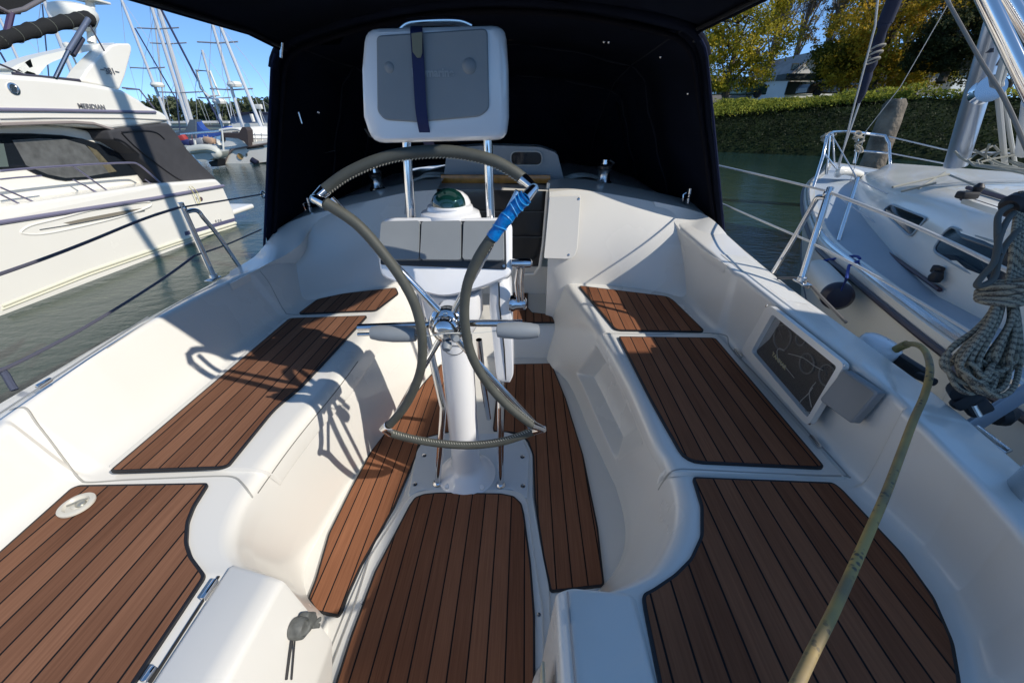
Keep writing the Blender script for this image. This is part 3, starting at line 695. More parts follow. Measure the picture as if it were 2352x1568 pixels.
# maker's oval badge
bc=P(1053,804,y=1.108); m=MB(); el=[bc+Vector((.036*cos(a),-.052+.058*cos(a*1)*0,.018*sin(a))) for a in [2*pi*k/32 for k in range(32)]]
def oncol(u,v):   # wrap a badge on the column
    a=u/.058; return Vector((c.x+.0588*sin(a), c.y-.0588*cos(a), bc.z+v))
el=[oncol(.034*cos(a),.018*sin(a)) for a in [2*pi*k/32 for k in range(32)]]
m=MB(); m.tube(el,.0012,5,closed=True); badge=m.build('badge',DGREY,ped)
tb=text('badge_lettering','EDSON',.0165,(0,0,0),Matrix.Identity(3),mat('badge_blue',(.02,.04,.22),.4),badge,extrude=.0002,bold=.0006)
bm=bmesh.new(); bm.from_mesh(tb.data); bmesh.ops.subdivide_edges(bm,edges=bm.edges[:],cuts=1)
Minv=Matrix.Translation(ped.location)
for v in bm.verts: w_=oncol(v.co.x+0, v.co.y+0) ; nn=(w_-Vector((c.x,c.y,w_.z))).normalized(); v.co=w_+nn*(.0004+v.co.z)-ped.location
bm.to_mesh(tb.data); bm.free()
# guard tubes
def guard(lx, pix, name='guard_tube'):
    low=Vector((lx,1.113,.018)); mid=[P(a,b,y=yy) for a,b,yy in pix]
    m=MB(); m.tube([low]+catmull(mid,6),.0128,16); m.lathe([(.022,0),(.02,.006),(.013,.012)],low,n=20); return m.build(name,CHROME,ped)
guard(-.114,[(1018,935,1.115),(1010,900,1.13),(985,790,1.17),(962,690,1.2),(945,500,1.22),(938,400,1.225),(934,320,1.23)])
guard(.15,[(1150,935,1.115),(1150,880,1.13),(1148,790,1.17),(1140,690,1.2),(1127,500,1.22),(1123,400,1.225),(1120,310,1.23)])
# rear guard feet
for a,b in ((1105,985),(1000,985)):
    pass
m=MB(); m.tube([P(1122,960,z=.1),P(1110,880,y=1.34),P(1100,780,y=1.32)],.0125,12); m.build('guard_tube',CHROME,ped)
m=MB(); m.tube([(-.165,1.222,1.12),(-.165,1.222,1.26)],.011,10); 
# instrument pod
podc=Vector((.003,1.10,1.02))
R=basis((1,0,0),(0,.42,.91))
def podpt(pix,off): return onplane(pix,podc,R.col[2],off)
outline=rr([(886,500),(1168,500),(1176,520),(1176,620),(1168,636),(1104,662),(1020,684),(962,668),(876,634),(871,600),(876,520)],[16,14,0,0,12,30,60,30,14,0,0])
front=podpt(outline,.0); cc=sum(front,Vector())/len(front); n=len(front)
rings=[[cc+(p-cc)*.955+R.col[2]*.010 for p in front],[cc+(p-cc)*.985+R.col[2]*.006 for p in front],front,[p-R.col[2]*.05 for p in front],
       [cc+(p-cc)*.93-R.col[2]*.10 for p in front],[cc+(p-cc)*.72-R.col[2]*.13 for p in front]]
m=MB(); 
for k in range(5):
    pass
vs=[v for r_ in rings for v in r_]; fs=[tuple(range(n))]
for k in range(len(rings)-1): fs+=[(k*n+i,(k+1)*n+i,(k+1)*n+(i+1)%n,k*n+(i+1)%n) for i in range(n)]
fs.append(tuple(range((len(rings)-1)*n,len(rings)*n))[::-1]); m.add(vs,fs); pod=m.build('instrument_pod',WPAINT,ped)
fp=podpt(rr([(881,511),(1162,509),(1164,620),(877,609)],6),.012); m=MB(); plate(m,fp,.003); fpo=m.build('pod_faceplate',mat('pod_black',(.03,.032,.036),.35),pod)
for x0,x1 in ((882,970),(973,1063),(1067,1158)):
    q=rr([(x0,512),(x1,510),(x1+(2 if x1<1150 else 1),600+(x0-882)*.012),(x0-(3 if x0<900 else 1),600)],7)
    fr=podpt(q,.015); cc2=sum(fr,Vector())/len(fr); nn=len(fr)
    hi=[]; zz=R.col[2]; up=R.col[1]
    lo=min((p-cc2).dot(up) for p in fr); 
    for p in fr:
        h=(p-cc2).dot(up); e=.013 if h>lo*.45 else .016
        hi.append(cc2+(p-cc2)*.975+zz*(e+ (.010 if h<0 else 0)))
    m=MB(); m.add(fr+hi,[tuple(range(nn,2*nn))]+[(i,(i+1)%nn,nn+(i+1)%nn,nn+i) for i in range(nn)]); m.build('instrument_cover',GREYP,pod)
cq=podpt([(1158,612)],.016)[0]; MB().lathe([(.004,0),(.004,.002),(.001,.002)],cq,axis=R.col[2],n=10).build('screw',CHROME2,pod)
# compass in its hooded seat
cp=P(1034,478,y=1.20); 
m=MB(); m.lathe([(.092,-.03),(.086,-.010),(.070,-.002),(.066,.008),(.058,.012)],cp,n=40); cs=m.build('compass_seat',WPAINT,ped)
m=MB()
for k in range(9):
    pass
m.lathe([(.060,.006),(.059,.016),(.052,.030),(.038,.042),(.020,.048),(.004,.050)],cp+Vector((0,.016,0)),n=40); m.build('compass_hood',WPAINT,cs)
gm=mat('compass_dome',(.004,.03,.026),.04,coat=.6,spec=.8)
m=MB(); m.lathe([(.048,.0),(.050,.010),(.047,.023),(.039,.036),(.026,.046),(.012,.051),(.001,.052)],cp+Vector((0,-.016,.006)),axis=(0,-.25,1),n=40); m.build('compass_dome',gm,cs)
m=MB(); m.tube([cp+Vector((.050*cos(a),-.016+.050*sin(a),.008)) for a in [2*pi*k/36 for k in range(36)]],.005,8,closed=True); m.build('compass_ring',WPAINT,cs)
# radar / chartplotter pod on top of the guard
py_=1.175
def rbox(outl, yf, depth, name, mt, par, bulge=.012, tilt=-.0):
    fr=[P(a,b,y=yf) for a,b in outl]; n=len(fr); c0=sum(fr,Vector())/n; Z=Vector((0,-1,0))
    prof=[(.90,bulge),(.95,bulge*.8),(.985,bulge*.25),(1.0,-.012),(1.0,-depth*.45),(.985,-depth*.75),(.90,-depth)]
    vs=[c0+(p-c0)*s+Z*h for s,h in prof for p in fr]; fs=[tuple(range(n))]
    for k in range(len(prof)-1): fs+=[(k*n+i,(k+1)*n+i,(k+1)*n+(i+1)%n,k*n+(i+1)%n) for i in range(n)]
    fs.append(tuple(range((len(prof)-1)*n,len(prof)*n))[::-1]); m=MB(); m.add(vs,fs); return m.build(name,mt,par)
cpx=thing('chartplotter_pod','white chartplotter pod with grey cover and navy strap above the wheel','chartplotter',P(1000,333,y=1.2))
body=rbox(rr([(840,66),(1160,58),(1167,160),(1168,270),(1162,322),(856,330),(836,270),(832,160)],[30,28,0,0,30,34,0,0]),py_,.085,'pod_housing',WPAINT,cpx,bulge=.03)
scr=rr([(866,83),(1120,66),(1124,250),(1104,268),(960,281),(884,276),(868,256)],[12,14,10,12,0,12,8])
f_=[P(a,b,y=py_-.032) for a,b in scr]; m=MB(); plate(m,f_,.006,bev=.003); sc=m.build('screen_cover',GREYP,cpx)
for q,r_ in (((894,155),.014),((1078,152),.019)):
    cq=P(*q,y=py_-.0385); m=MB(); m.lathe([(r_,0),(r_*.8,r_*.25),(r_*.4,r_*.42),(.001,r_*.46)],cq+Vector((0,.003,0)),axis=(0,-1,0),n=20); m.build('cover_dimple',GREYP,sc)
text('cover_lettering','Raymarine',.024,P(994,168,y=py_-.0395),basis((1,0,0),(0,0,1)),mat('faint_letter',(.32,.34,.35),.5),sc,extrude=.0003,bold=.0008)
m=MB(); m.tube([P(a,b,y=py_+.028) for a,b in ((838,296),(850,314),(880,322),(1000,322),(1120,315),(1160,304),(1167,280))],.0022,6); m.build('pod_seam',DARKBOX,cpx)
def ribbon(pts,wid,th=.0015):
    m=MB(); pts=catmull(pts,5); rows=[]
    top=[]; 
    for p in pts: top.append([p+Vector((-wid/2,0,0)),p+Vector((wid/2,0,0))])
    m.grid(top); m.grid([[a+Vector((0,.002,-.0)),b+Vector((0,.002,0))] for a,b in top]); return m
st=[P(957,60,y=py_+.02),P(956,66,y=py_-.03),P(957,90,y=py_-.044),P(962,170,y=py_-.046),P(966,240,y=py_-.046),P(971,282,y=py_-.042),P(977,310,y=py_-.025),P(986,332,y=py_+.01),P(988,335,y=py_+.06)]
strap=ribbon(st,.0285).build('strap',NAVYSTRAP,cpx)
lb=[(945,77),(970,74),(970,122),(966,133),(958,133),(948,120)]
m=MB(); plate(m,[P(a,b,y=py_-.049) for a,b in lb],.0015,bev=0.0005); m.build('strap_label',LABELM,strap)
m=MB(); m.tube(catmull([P(a,b,y=py_+.05) for a,b in ((920,68),(935,56),(960,51),(1020,48),(1060,50),(1085,60))],5),.010,12); m.build('grab_rail',CHROME,cpx)
# engine control box with throttle lever
ecb=thing('engine_control','slim white engine control box with chrome throttle lever, right of the pedestal column','engine control',P(1160,876,y=1.2))
prof=rr([(1124,642),(1164,640),(1174,665),(1180,860),(1172,876),(1148,876),(1140,862),(1124,700)],[16,18,0,14,0,12,12,0])
rbox(prof,1.14,.14,'control_box',WPAINT,ecb,bulge=.02)
m=MB(); m.tube([P(1146,650,y=1.121),P(1147,700,y=1.118),P(1158,800,y=1.118),P(1162,872,y=1.121)],.0022,6); m.build('box_seam',DARKBOX,ecb)
hx=P(1192,697,y=1.13)
m=MB(); m.lathe([(.026,0),(.026,.012),(.02,.02),(.02,.05),(.012,.055)],hx+Vector((-.03,0,0)),axis=(1,0,0),n=24); m.build('lever_hub',CHROME,ecb)
m=MB(); m.tube([hx+Vector((.0,-.005,0)),P(1186,650,y=1.10),P(1190,615,y=1.08)],[.008,.006,.006],10); m.tube([hx+Vector((.012,-.005,0)),P(1198,650,y=1.10),P(1201,615,y=1.08)],[.006,.005,.006],10)
m.lathe([(.004,-.032),(.012,-.028),(.014,-.01),(.014,.012),(.012,.026),(.004,.031)],P(1198,604,y=1.075),axis=(1,0,0),n=18); m.build('throttle_lever',CHROME,ecb)
# ---------------------------------------------------------------- folding steering wheel
WY=.93
HUB=P(1027,745,y=WY)
sw=thing('helm','folded stainless steering wheel with grey leather rim sections and blue tape','steering wheel',HUB)
def W(px,py,dy=0): return P(px,py,y=WY+dy)
def wtube(name,pix,r,mt,n=14,per=6,dy=0,par=sw):
    m=MB(); m.tube(catmull([W(a,b,dy+(d[0] if d else 0)) for a,b,*d in pix],per),r,n); return m.build(name,mt,par)
hubm=MB(); ax=(0,-1,.05)
hubm.lathe([(.048,-.06),(.050,-.02),(.050,.004),(.044,.012),(.034,.016),(.036,.022),(.034,.040),(.026,.050),(.012,.054)],HUB,axis=ax,n=40)
hub=hubm.build('hub',CHROME,sw)
for k in range(6):
    a=k*pi/3+.5; MB().lathe([(.006,0),(.006,.004),(.003,.005)],HUB+Vector((.038*cos(a),-.012,.038*sin(a))),axis=ax,n=8).build('hub_bolt',CHROME2,hub)
m=MB(); m.lathe([(.012,0),(.014,.010),(.010,.02)],HUB+Vector((.006,-.048,-.03)),axis=(0,-.8,-.5),n=14); m.lathe([(.010,0),(.012,.009),(.008,.018)],HUB+Vector((.028,-.048,-.012)),axis=(.3,-.8,.2),n=14); m.build('hub_toggle',GREYP,hub)
T={'tl':(731,452),'tr':(1224,434),'bl':(884,986),'br':(1244,984)}
wtube('spoke',[(1015,720),(760,458)],.0095,CHROME,per=1)
wtube('spoke',[(1040,720),(1192,440)],.0095,CHROME,per=1)
wtube('spoke',[(1015,770),(893,982)],.0085,CHROME,per=1,dy=.004)
wtube('spoke',[(1040,770),(1238,984)],.0085,CHROME,per=1,dy=.004)
wtube('spoke',[(1003,745),(823,752)],.010,CHROME,per=1,dy=.01)
wtube('spoke',[(1050,742),(1200,742)],.010,CHROME,per=1,dy=.01)
# leather wrapped rim arcs: top and bottom in place, the two side arcs folded inward
rr_=.0128
def rim(pix,dy=0,r=rr_,stitch=None,lab=None):
    pts=catmull([W(a,b,dy+(d[0] if d else 0)) for a,b,*d in pix],8)
    m=MB(); m.tube(pts,r,16); o=m.build('rim_section',LEATHER,sw)
    if lab: o['label']=lab
    if stitch:
        L=resample(pts,stitch); s=MB()
        sd=1
        for i in range(1,len(L)-1):
            t=(L[i+1]-L[i-1]).normalized(); inn=(HUB-L[i]); inn=(inn-t*inn.dot(t)).normalized(); f=Vector((0,-1,0))
            a=(inn*.80+f*.60).normalized(); b2=(inn*.98+f*.2).normalized()
            s.tube([L[i]+a*(r+.0008)+t*.002,L[i]+b2*(r+.0012)-t*.002],.0009,4)
        s.build('stitching',THREAD,o)
    return o
rim([(741,440),(800,398),(880,364),(960,350),(1040,349),(1120,365),(1170,388),(1204,412)],stitch=64)
rim([(892,992),(940,1006),(1010,1018),(1085,1022),(1160,1012),(1230,988)],stitch=60)
rim([(748,466),(820,515),(880,582),(925,645),(955,705),(969,770),(968,840),(950,895),(925,940),(895,975)],dy=-.05,r=.0125)
rim([(1130,545),(1100,590),(1076,645),(1067,700),(1070,760),(1085,820),(1120,880),(1165,930),(1222,976)],dy=-.05,r=.0125,stitch=70)
tp_=catmull([W(1208,452,-.05),W(1190,470,-.05),W(1160,505,-.05),W(1130,546,-.05)],8)
m=MB(); 
rnd=random.Random(2); m.tube(tp_,[.0150+rnd.uniform(-.0012,.0012) for _ in tp_],18); tpo=m.build('blue_tape_wrap',BLUETAPE,sw); 
# crooked overlapping turns of tape
for i in range(5):
    t=tp_[3+i*4]; d=(tp_[4+i*4]-tp_[2+i*4]).normalized(); u=d.cross(Vector((0,1,0))).normalized(); v=d.cross(u)
    m=MB(); m.tube([t+(u*cos(a)+v*sin(a))*.0156+d*(.006*sin(a+i)) for a in [2*pi*k/20 for k in range(20)]],.0012,5,closed=True); m.build('tape_edge',mat('tape_edge',(.05,.33,.68),.4),tpo)
# chrome mitred tips
def tip(a,b,c_,dya=0,dyc=0):
    m=MB(); A=W(*a,dya); B=W(*b,(dya+dyc)/2); C_=W(*c_,dyc); m.tube([A,B],[.0135,.010],16); m.tube([B,C_],[.010,.0135],16); m.lathe([(.0104,-.005),(.0104,.005)],B,axis=(0,1,0),n=14); m.build('rim_tip',CHROME,sw)
tip((746,437),(724,456),(752,470),0,-.05); tip((1200,410),(1226,432),(1205,455),0,-.05)
tip((892,976),(880,984),(896,993),-.05,0); tip((1218,973),(1247,985),(1228,989),-.05,0)
# padded grips and their strings
def grip(a,b,par=sw,rr0=.021):
    A=W(*a,-.03); B=W(*b,-.03); d=(B-A); L=d.length
    m=MB(); m.lathe([(.006,0),(.017,.004),(rr0,.025),(rr0+.002,L*.5),(rr0,L-.02),(.018,L-.003),(.006,L)],A,axis=d,n=24); m.build('folding_grip',GREYP,par)
grip((850,764),(958,768)); grip((1240,760),(1140,758))
wtube('grip_rod',[(822,768,-.03),(850,767,-.03)],.005,CHROME2,per=1)
for s_ in (-1,):
    m=MB()
    for o_ in (0,.003): m.tube(catmull([W(945,768,-.035-o_),W(985,771,-.05),W(1027,765,-.06-o_),W(1080,765,-.05),W(1140,760,-.035)],5),.0016,6)
    m.build('shock_cord',ROPEW,sw)
# padlock on the port transom locker, with its leash
lp,_ln=surfpt(684,1438,.004)
lk=thing('locker_padlock','grey weathered padlock with rubber keys hanging on the port transom locker','padlock',lp)
U=Vector((.25,-.25,.93)).normalized(); Rr=basis(Vector((.2,1,0)).cross(_ln).cross(_ln)*-1,U-_ln*U.dot(_ln)); 
def L3(a,b,c): return lp+Rr@Vector((a,b,c))
OUT=(Rr@Vector((0,0,1))); 
if OUT.dot(CAM-lp)<0: Rr=Matrix((Rr.col[0]*-1,Rr.col[1],Rr.col[2]*-1)).transposed(); OUT=-OUT
WG=mat('weathered_grey',(.115,.12,.115),.6,noise=.35,nscale=60,bump=.4,bscale=120)
m=MB(); m.lathe([(.0215,-.012),(.0225,.0),(.021,.012),(.016,.017),(.014,.013),(.012,.013)],L3(-.012,.016,.012),axis=OUT,n=24); m.build('lock_rim',WG,lk)
m=MB(); m.box(L3(.012,.004,.014),(.030,.040,.024),Rr@Matrix.Rotation(.5,3,'Z'),bev=.007,seg=3); m.box(L3(.020,-.010,.013),(.022,.030,.018),Rr@Matrix.Rotation(.15,3,'Z'),bev=.006,seg=3); m.box(L3(.000,-.014,.010),(.026,.018,.016),Rr@Matrix.Rotation(-.5,3,'Z'),bev=.005,seg=3); m.build('lock_body',WG,lk)
for a,b,w_ in ((.020,-.040,.5),(.028,-.036,.8)):
    m=MB(); m.box(L3(a,b,.014),(.010,.030,.006),Rr@Matrix.Rotation(w_,3,'Z'),bev=.002); m.build('key_tab',WG,lk)
m=MB(); m.tube([L3(-.028,.014,.006),surfpt(658,1500,.008)[0],surfpt(650,1560,.008)[0]],.0026,6); m.tube([L3(-.021,.010,.006),surfpt(667,1500,.008)[0],surfpt(662,1560,.008)[0]],.0018,6); m.build('leash',BLACK,lk)
WATER=-.6
# ---------------------------------------------------------------- sprayhood and bimini (one sewn canvas on one frame)
hood=thing('sprayhood','closed navy canvas sprayhood and bimini roof over the companionway','canopy',(0,2.5,.8))
def arch(ps,pc,ts,n=22,ztop=.14,rc=.13):
    """hoop: port foot, port corner, starboard corner, starboard foot"""
    pts=[Vector(ps[0])]+[Vector(ps[1])]; l=[]
    a,b,c,d=[Vector(p) for p in ps]
    for k in range(9): l.append(a.lerp(b,k/9*.9))
    q0=a.lerp(b,.9); q1=b.lerp(c,.06)+Vector((0,0,ztop*.25))
    for k in range(5): t=k/5; l.append(q0*(1-t)**2+b*2*t*(1-t)+q1*t*t)
    for k in range(17):
        t=.06+.88*k/16; p=b.lerp(c,t); p.z+=ztop*(1-(2*t-1)**2) ; l.append(p)
    q2=c.lerp(b,.06)+Vector((0,0,ztop*.25)); q3=c.lerp(d,.1)
    for k in range(1,6): t=k/5; l.append(q2*(1-t)**2+c*2*t*(1-t)+q3*t*t)
    for k in range(1,10): l.append(c.lerp(d,.1+.9*k/9))
    return l
hA=[P(607,566,x=-1.29),P(626,108,x=-1.04),P(1618,72,x=1.0),P(1663,532,x=1.40)]
hM=[Vector((-1.27,3.0,.72)),Vector((-1.0,3.15,1.62)),Vector((1.0,3.15,1.62)),Vector((1.3,3.0,.78))]
hB=[Vector((-1.22,3.6,.76)),Vector((-.95,3.5,1.5)),Vector((.95,3.5,1.5)),Vector((1.22,3.6,.8))]
hC=[Vector((-1.1,4.12,.78)),Vector((-.9,4.12,.90)),Vector((.9,4.12,.90)),Vector((1.1,4.12,.8))]
rows=[arch(hA,0,0),arch(hM,0,0),arch(hB,0,0,ztop=.12),arch(hC,0,0,ztop=.06)]
# interpolate more rows, with slack folds in the cloth
rr=random.Random(5); R2=[]
for i in range(len(rows)-1):
    for k in range(6):
        t=k/6; row=[]
        for j,(p,q) in enumerate(zip(rows[i],rows[i+1])):
            v=p.lerp(q,t); sag=sin(pi*t)*.03; c=Vector((0,3.2,1.0)); v=v+(c-v).normalized()*(sag+.008*sin(j*1.7+i*2+k)+.005*sin(j*.7+k*1.9)); row.append(v)
        R2.append(row)
R2.append(rows[-1])
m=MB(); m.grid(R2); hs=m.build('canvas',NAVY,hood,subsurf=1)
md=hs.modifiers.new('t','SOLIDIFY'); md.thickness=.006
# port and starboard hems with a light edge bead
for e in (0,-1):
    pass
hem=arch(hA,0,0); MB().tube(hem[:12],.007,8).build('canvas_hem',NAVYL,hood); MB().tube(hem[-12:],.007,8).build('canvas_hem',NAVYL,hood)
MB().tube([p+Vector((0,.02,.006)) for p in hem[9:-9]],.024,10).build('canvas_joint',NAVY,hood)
# frame hoops
for H,r in ((hA,.0125),(hB,.0125)):
    l=arch([H[0]+Vector((.03,.05,0)),H[1]+Vector((.03,.05,-.03)),H[2]+Vector((-.03,.05,-.03)),H[3]+Vector((-.03,.05,0))],0,0)
    MB().tube(l,r,10).build('frame_hoop',mat('frame_tube_sleeved',(.006,.006,.010),.85,spec=.1),hood)
for q in (((648,98),(646,133)),((1590,46),(1600,82))):
    y=2.36
    m=MB(); m.tube([P(*q[0],y=y),P(*q[1],y=y)],.0085,10); m.build('frame_joint',CHROME,hood)
for q in ((664,64),(684,67),(1594,22),(1568,40),(1387,96),(1398,97),(1517,131),(1580,215),(732,258)):
    MB().lathe([(.006,0),(.007,.004),(.004,.009),(.002,.010)],P(*q,y=2.34),axis=(0,-1,0),n=10).build('snap_fastener',CHROME2,hood)
for a,b,y in (((730,340),(738,352),2.9),((738,352),(770,345),2.9),((1524,300),(1530,335),2.9),((1624,315),(1631,332),2.5),((635,395),(650,418),2.7),((1579,210),(1590,222),2.5),((686,258),(694,284),2.4)):
    m=MB(); m.tube([P(*a,y=y),P(*b,y=y)],.0055,8); m.build('zip_pull',CHROME2,hood)
# piped seams over the cloth
for ir in (6,12):
    rw=R2[ir]; c=Vector((0,3.0,1.0)); m=MB(); m.tube([p+(c-p).normalized()*.018 for p in rw],.006,6); m.build('canvas_seam',mat('seam_navy',(.009,.012,.022),.8),hood)
for jc in (13,31):
    m=MB(); c=Vector((0,3.0,1.0)); m.tube([r[jc]+(c-r[jc]).normalized()*.016 for r in R2],.005,6); m.build('canvas_seam',mat('seam_navy',(.009,.012,.022),.8),hood)
m=MB(); m.tube(catmull([P(x_,y_,y=2.95) for x_,y_ in ((1168,88),(1250,86),(1380,88),(1440,95),(1490,103))],5),.012,8); m.build('window_binding',mat('brown_binding',(.055,.032,.02),.8),hood)
# bimini roof reaching aft over the wheel, its aft edge above the helmsman
r0=[p for p in arch(hA,0,0)][12:-12]
z_=1.70; bi=[]
eL=P(640,97,x=-1.03); eR=P(1605,60,x=.99)
for i in range(9):
    y=2.19-(2.19-.72)*i/8; row=[]
    for k in range(21):
        t=k/20; xe=.99 if y>1.60 else .99-.13*((1.60-y)/.35) if y>1.25 else .86-.26*((1.25-y)/.4); xp=-1.03; x=xp+(xe-xp)*t; row.append(Vector((x, y+.0*abs(t-.5), 1.685+.15*(1-(2*t-1)**2)- .006*sin(pi*t)*sin(pi*i/8*4)**2)))
    bi.append(row)
top_=[p for p in hem if p.z>min(hA[1].z,hA[2].z)-.02]; bi.insert(0,[p+Vector((0,.02,.004)) for p in resample(top_,21)])
m=MB(); m.grid(bi); 
for e in (0,-1): m.grid([[r[e] for r in bi],[r[e]+Vector((0,0,-.022)) for r in bi]])
m.grid([[p for p in bi[-1]],[p+Vector((0,0,-.05)) for p in bi[-1]]])
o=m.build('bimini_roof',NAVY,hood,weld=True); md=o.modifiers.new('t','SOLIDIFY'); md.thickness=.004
for e,sx in ((0,.02),(-1,-.02)):
    m=MB(); m.tube([r[e]+Vector((sx,0,-.012)) for r in bi],.008,8); m.build('bimini_frame',BLACK,hood)
# bridging corner cloth between roof edge and hood
m=MB(); m.add([hA[1]+Vector((0,.05,.01)),eL+Vector((0,.1,0)),eL+Vector((.35,.06,.06)),hA[1]+Vector((.3,.1,.02))],[(0,1,2,3)]); m.build('corner_flap',NAVY,hood); m=MB(); m.add([hA[2]+Vector((0,.05,.01)),eR+Vector((0,.1,0)),eR+Vector((-.35,.06,.06)),hA[2]+Vector((-.3,.1,.02))],[(0,1,2,3)]); m.build('corner_flap',NAVY,hood)
# own mast standing through the coach roof ahead of the hood
m=MB(); m.tube([(0,4.28,.9),(0,4.38,13)],[.105,.10],16); m.build('mast',CHROME2,boat)
# ---------------------------------------------------------------- guard rails
def stanch(name,foot,top,brace,label):
    t=thing('stanchion',label,'stanchion',foot,0,'lifeline stanchions of the own boat')
    m=MB(); m.tube([foot,top],.0125,14); m.lathe([(.0126,-.002),(.0126,.004),(.008,.006)],top,axis=top-foot,n=14); m.build('post',CHROME,t)
    m=MB(); m.tube(catmull(brace,6),.010,12); m.build('brace',CHROME,t)
    m=MB(); m.box(foot+Vector((0,-.01,.003)),(.04,.07,.006),bev=.002); m.lathe([(.019,0),(.016,.022),(.0135,.024)],foot,n=16); m.build('base',CHROME2,t)
    m=MB(); m.lathe([(.014,-.008),(.018,-.004),(.018,.004),(.014,.008)],top+Vector((0,0,-.02)),axis=(0,1,0),n=12); m.build('line_eye',CHROME2,t)
    return t
sf=P(1839,648,x=1.375); st=P(1907,433,x=1.41)
stanch('s',sf,st,[P(1776,626,x=1.37),P(1830,536,x=1.39),P(1872,462,x=1.40),P(1884,453,x=1.40),P(1901,456,x=1.405)],'leaning stainless stanchion with brace on the right coaming edge')
pf=P(493,640,x=-1.29); pt_=P(415,468,x=-1.31)
stanch('p',pf,pt_,[P(549,611,x=-1.28),P(500,540,x=-1.29),P(467,500,x=-1.30),P(456,486,x=-1.305),P(443,483,x=-1.305),P(424,488,x=-1.305)],'stainless stanchion with brace on the left coaming edge')
def line(name,pts,r,mt,label,grp=None,cat='lifeline',per=5,sag=0):
    m=MB(); m.tube(catmull(pts,per),r,8); o=m.build(name,mt); props(o,label,cat,grp); return o
LW=mat('lifeline_white',(.7,.68,.64),.35,coat=.3); LWD=mat('lifeline_plum',(.085,.085,.115),.4,coat=.3)
G='lifelines of the own boat'
line('lifeline',[P(1640,378,x=1.45),P(1780,410,x=1.43),P(1912,442,x=1.41)],.0048,LW,'upper white lifeline between the sprayhood and the right stanchion',G)
line('lifeline',[P(1912,444,x=1.41),P(2060,502,x=1.41),P(2200,565,x=1.40),P(2380,655,x=1.38)],.006,LW,'upper white lifeline running from the right stanchion towards the rope coil',G)
line('lifeline',[P(1650,464,x=1.41),P(1760,512,x=1.40),P(1868,558,x=1.39)],.0045,LW,'lower white lifeline between the sprayhood and the right stanchion',G)
line('lifeline',[P(1868,560,x=1.39),P(1990,622,x=1.39),P(2200,745,x=1.38),P(2370,850,x=1.37)],.0045,LW,'lower white lifeline running aft from the right stanchion',G)
line('lifeline',[P(603,446,x=-1.31),P(500,463,x=-1.31),P(412,477,x=-1.31)],.004,LWD,'upper dark lifeline between the sprayhood and the left stanchion',G)
line('lifeline',[P(410,477,x=-1.31),P(330,503,x=-1.32),P(200,556,x=-1.32),P(90,598,x=-1.32),P(-60,650,x=-1.32)],.0055,LWD,'upper dark lifeline running aft from the left stanchion',G)
line('lifeline',[P(600,527,x=-1.30),P(520,562,x=-1.30),P(450,586,x=-1.30)],.004,LWD,'lower dark lifeline between the sprayhood and the left stanchion',G)
line('lifeline',[P(447,587,x=-1.30),P(370,643,x=-1.31),P(220,737,x=-1.31),P(90,808,x=-1.31),P(2,850,x=-1.31),P(-60,872,x=-1.31)],.0055,LWD,'lower dark lifeline running aft from the left stanchion',G)
line('pelican_strap',[P(0,846,x=-1.32),P(14,862,x=-1.31),P(24,880,x=-1.30),P(34,895,x=-1.29)],.009,mat('strap_dark',(.05,.06,.10),.6),'short dark strap tying the lower lifeline to the left coaming',cat='strap')
m=MB(); c=P(604,447,x=-1.31); m.tube([c+Vector((0,.018*cos(a),.018*sin(a))) for a in [2*pi*k/18 for k in range(18)]],.0045,8,closed=True); props(m.build('shackle',CHROME2),'dark ring shackle where the left lifeline meets the sprayhood','shackle')
# knots at stanchion foot starboard
m=MB(); c=P(1838,655,x=1.38)
m.tube(catmull([c+Vector((-.05,.08,.0)),c+Vector((0,.02,.02)),c+Vector((.02,-.02,.0)),c+Vector((-.01,-.04,.015)),c+Vector((.02,0,.02)),c+Vector((.03,-.09,-.01)),c+Vector((.06,-.22,-.06))],5),.006,7); props(m.build('lashing',mat('lashing_grey',(.16,.15,.14),.8)),'grey cord lashing knotted round the foot of the right stanchion','lashing')
# ---------------------------------------------------------------- stern arch tubes, upper right
arch_t=thing('stern_arch','polished stainless arch legs crossing the upper right corner','arch',(1.5,.4,.9))
def twopt(a,b,ya,yb): return [P(*a,y=ya),P(*b,y=yb)]
def dep(px,py,d): r=ray(px,py); return CAM+r*d
MB().tube([dep(2237,-60,.92),dep(2375,226,.92)],.0165,24).build('arch_leg',CHROME,arch_t)
MB().tube([dep(2282,-60,1.0),dep(2385,110,1.0)],.0165,24).build('arch_leg',CHROME,arch_t)
MB().tube([dep(2347,-30,1.15),dep(2322,40,1.15)],.007,12).build('arch_brace',CHROME2,arch_t)
MB().tube([dep(2375,20,1.2),dep(2330,75,1.2)],.004,12).build('arch_brace',CHROME2,arch_t)
line('backstay',[dep(2172,-5,2.2),dep(2250,135,1.9),dep(2306,225,1.7),dep(2362,352,1.5)],.008,mat('backstay_wire',(.17,.15,.12),.5),'brown taut backstay crossing in front of the neighbour mast',cat='stay')
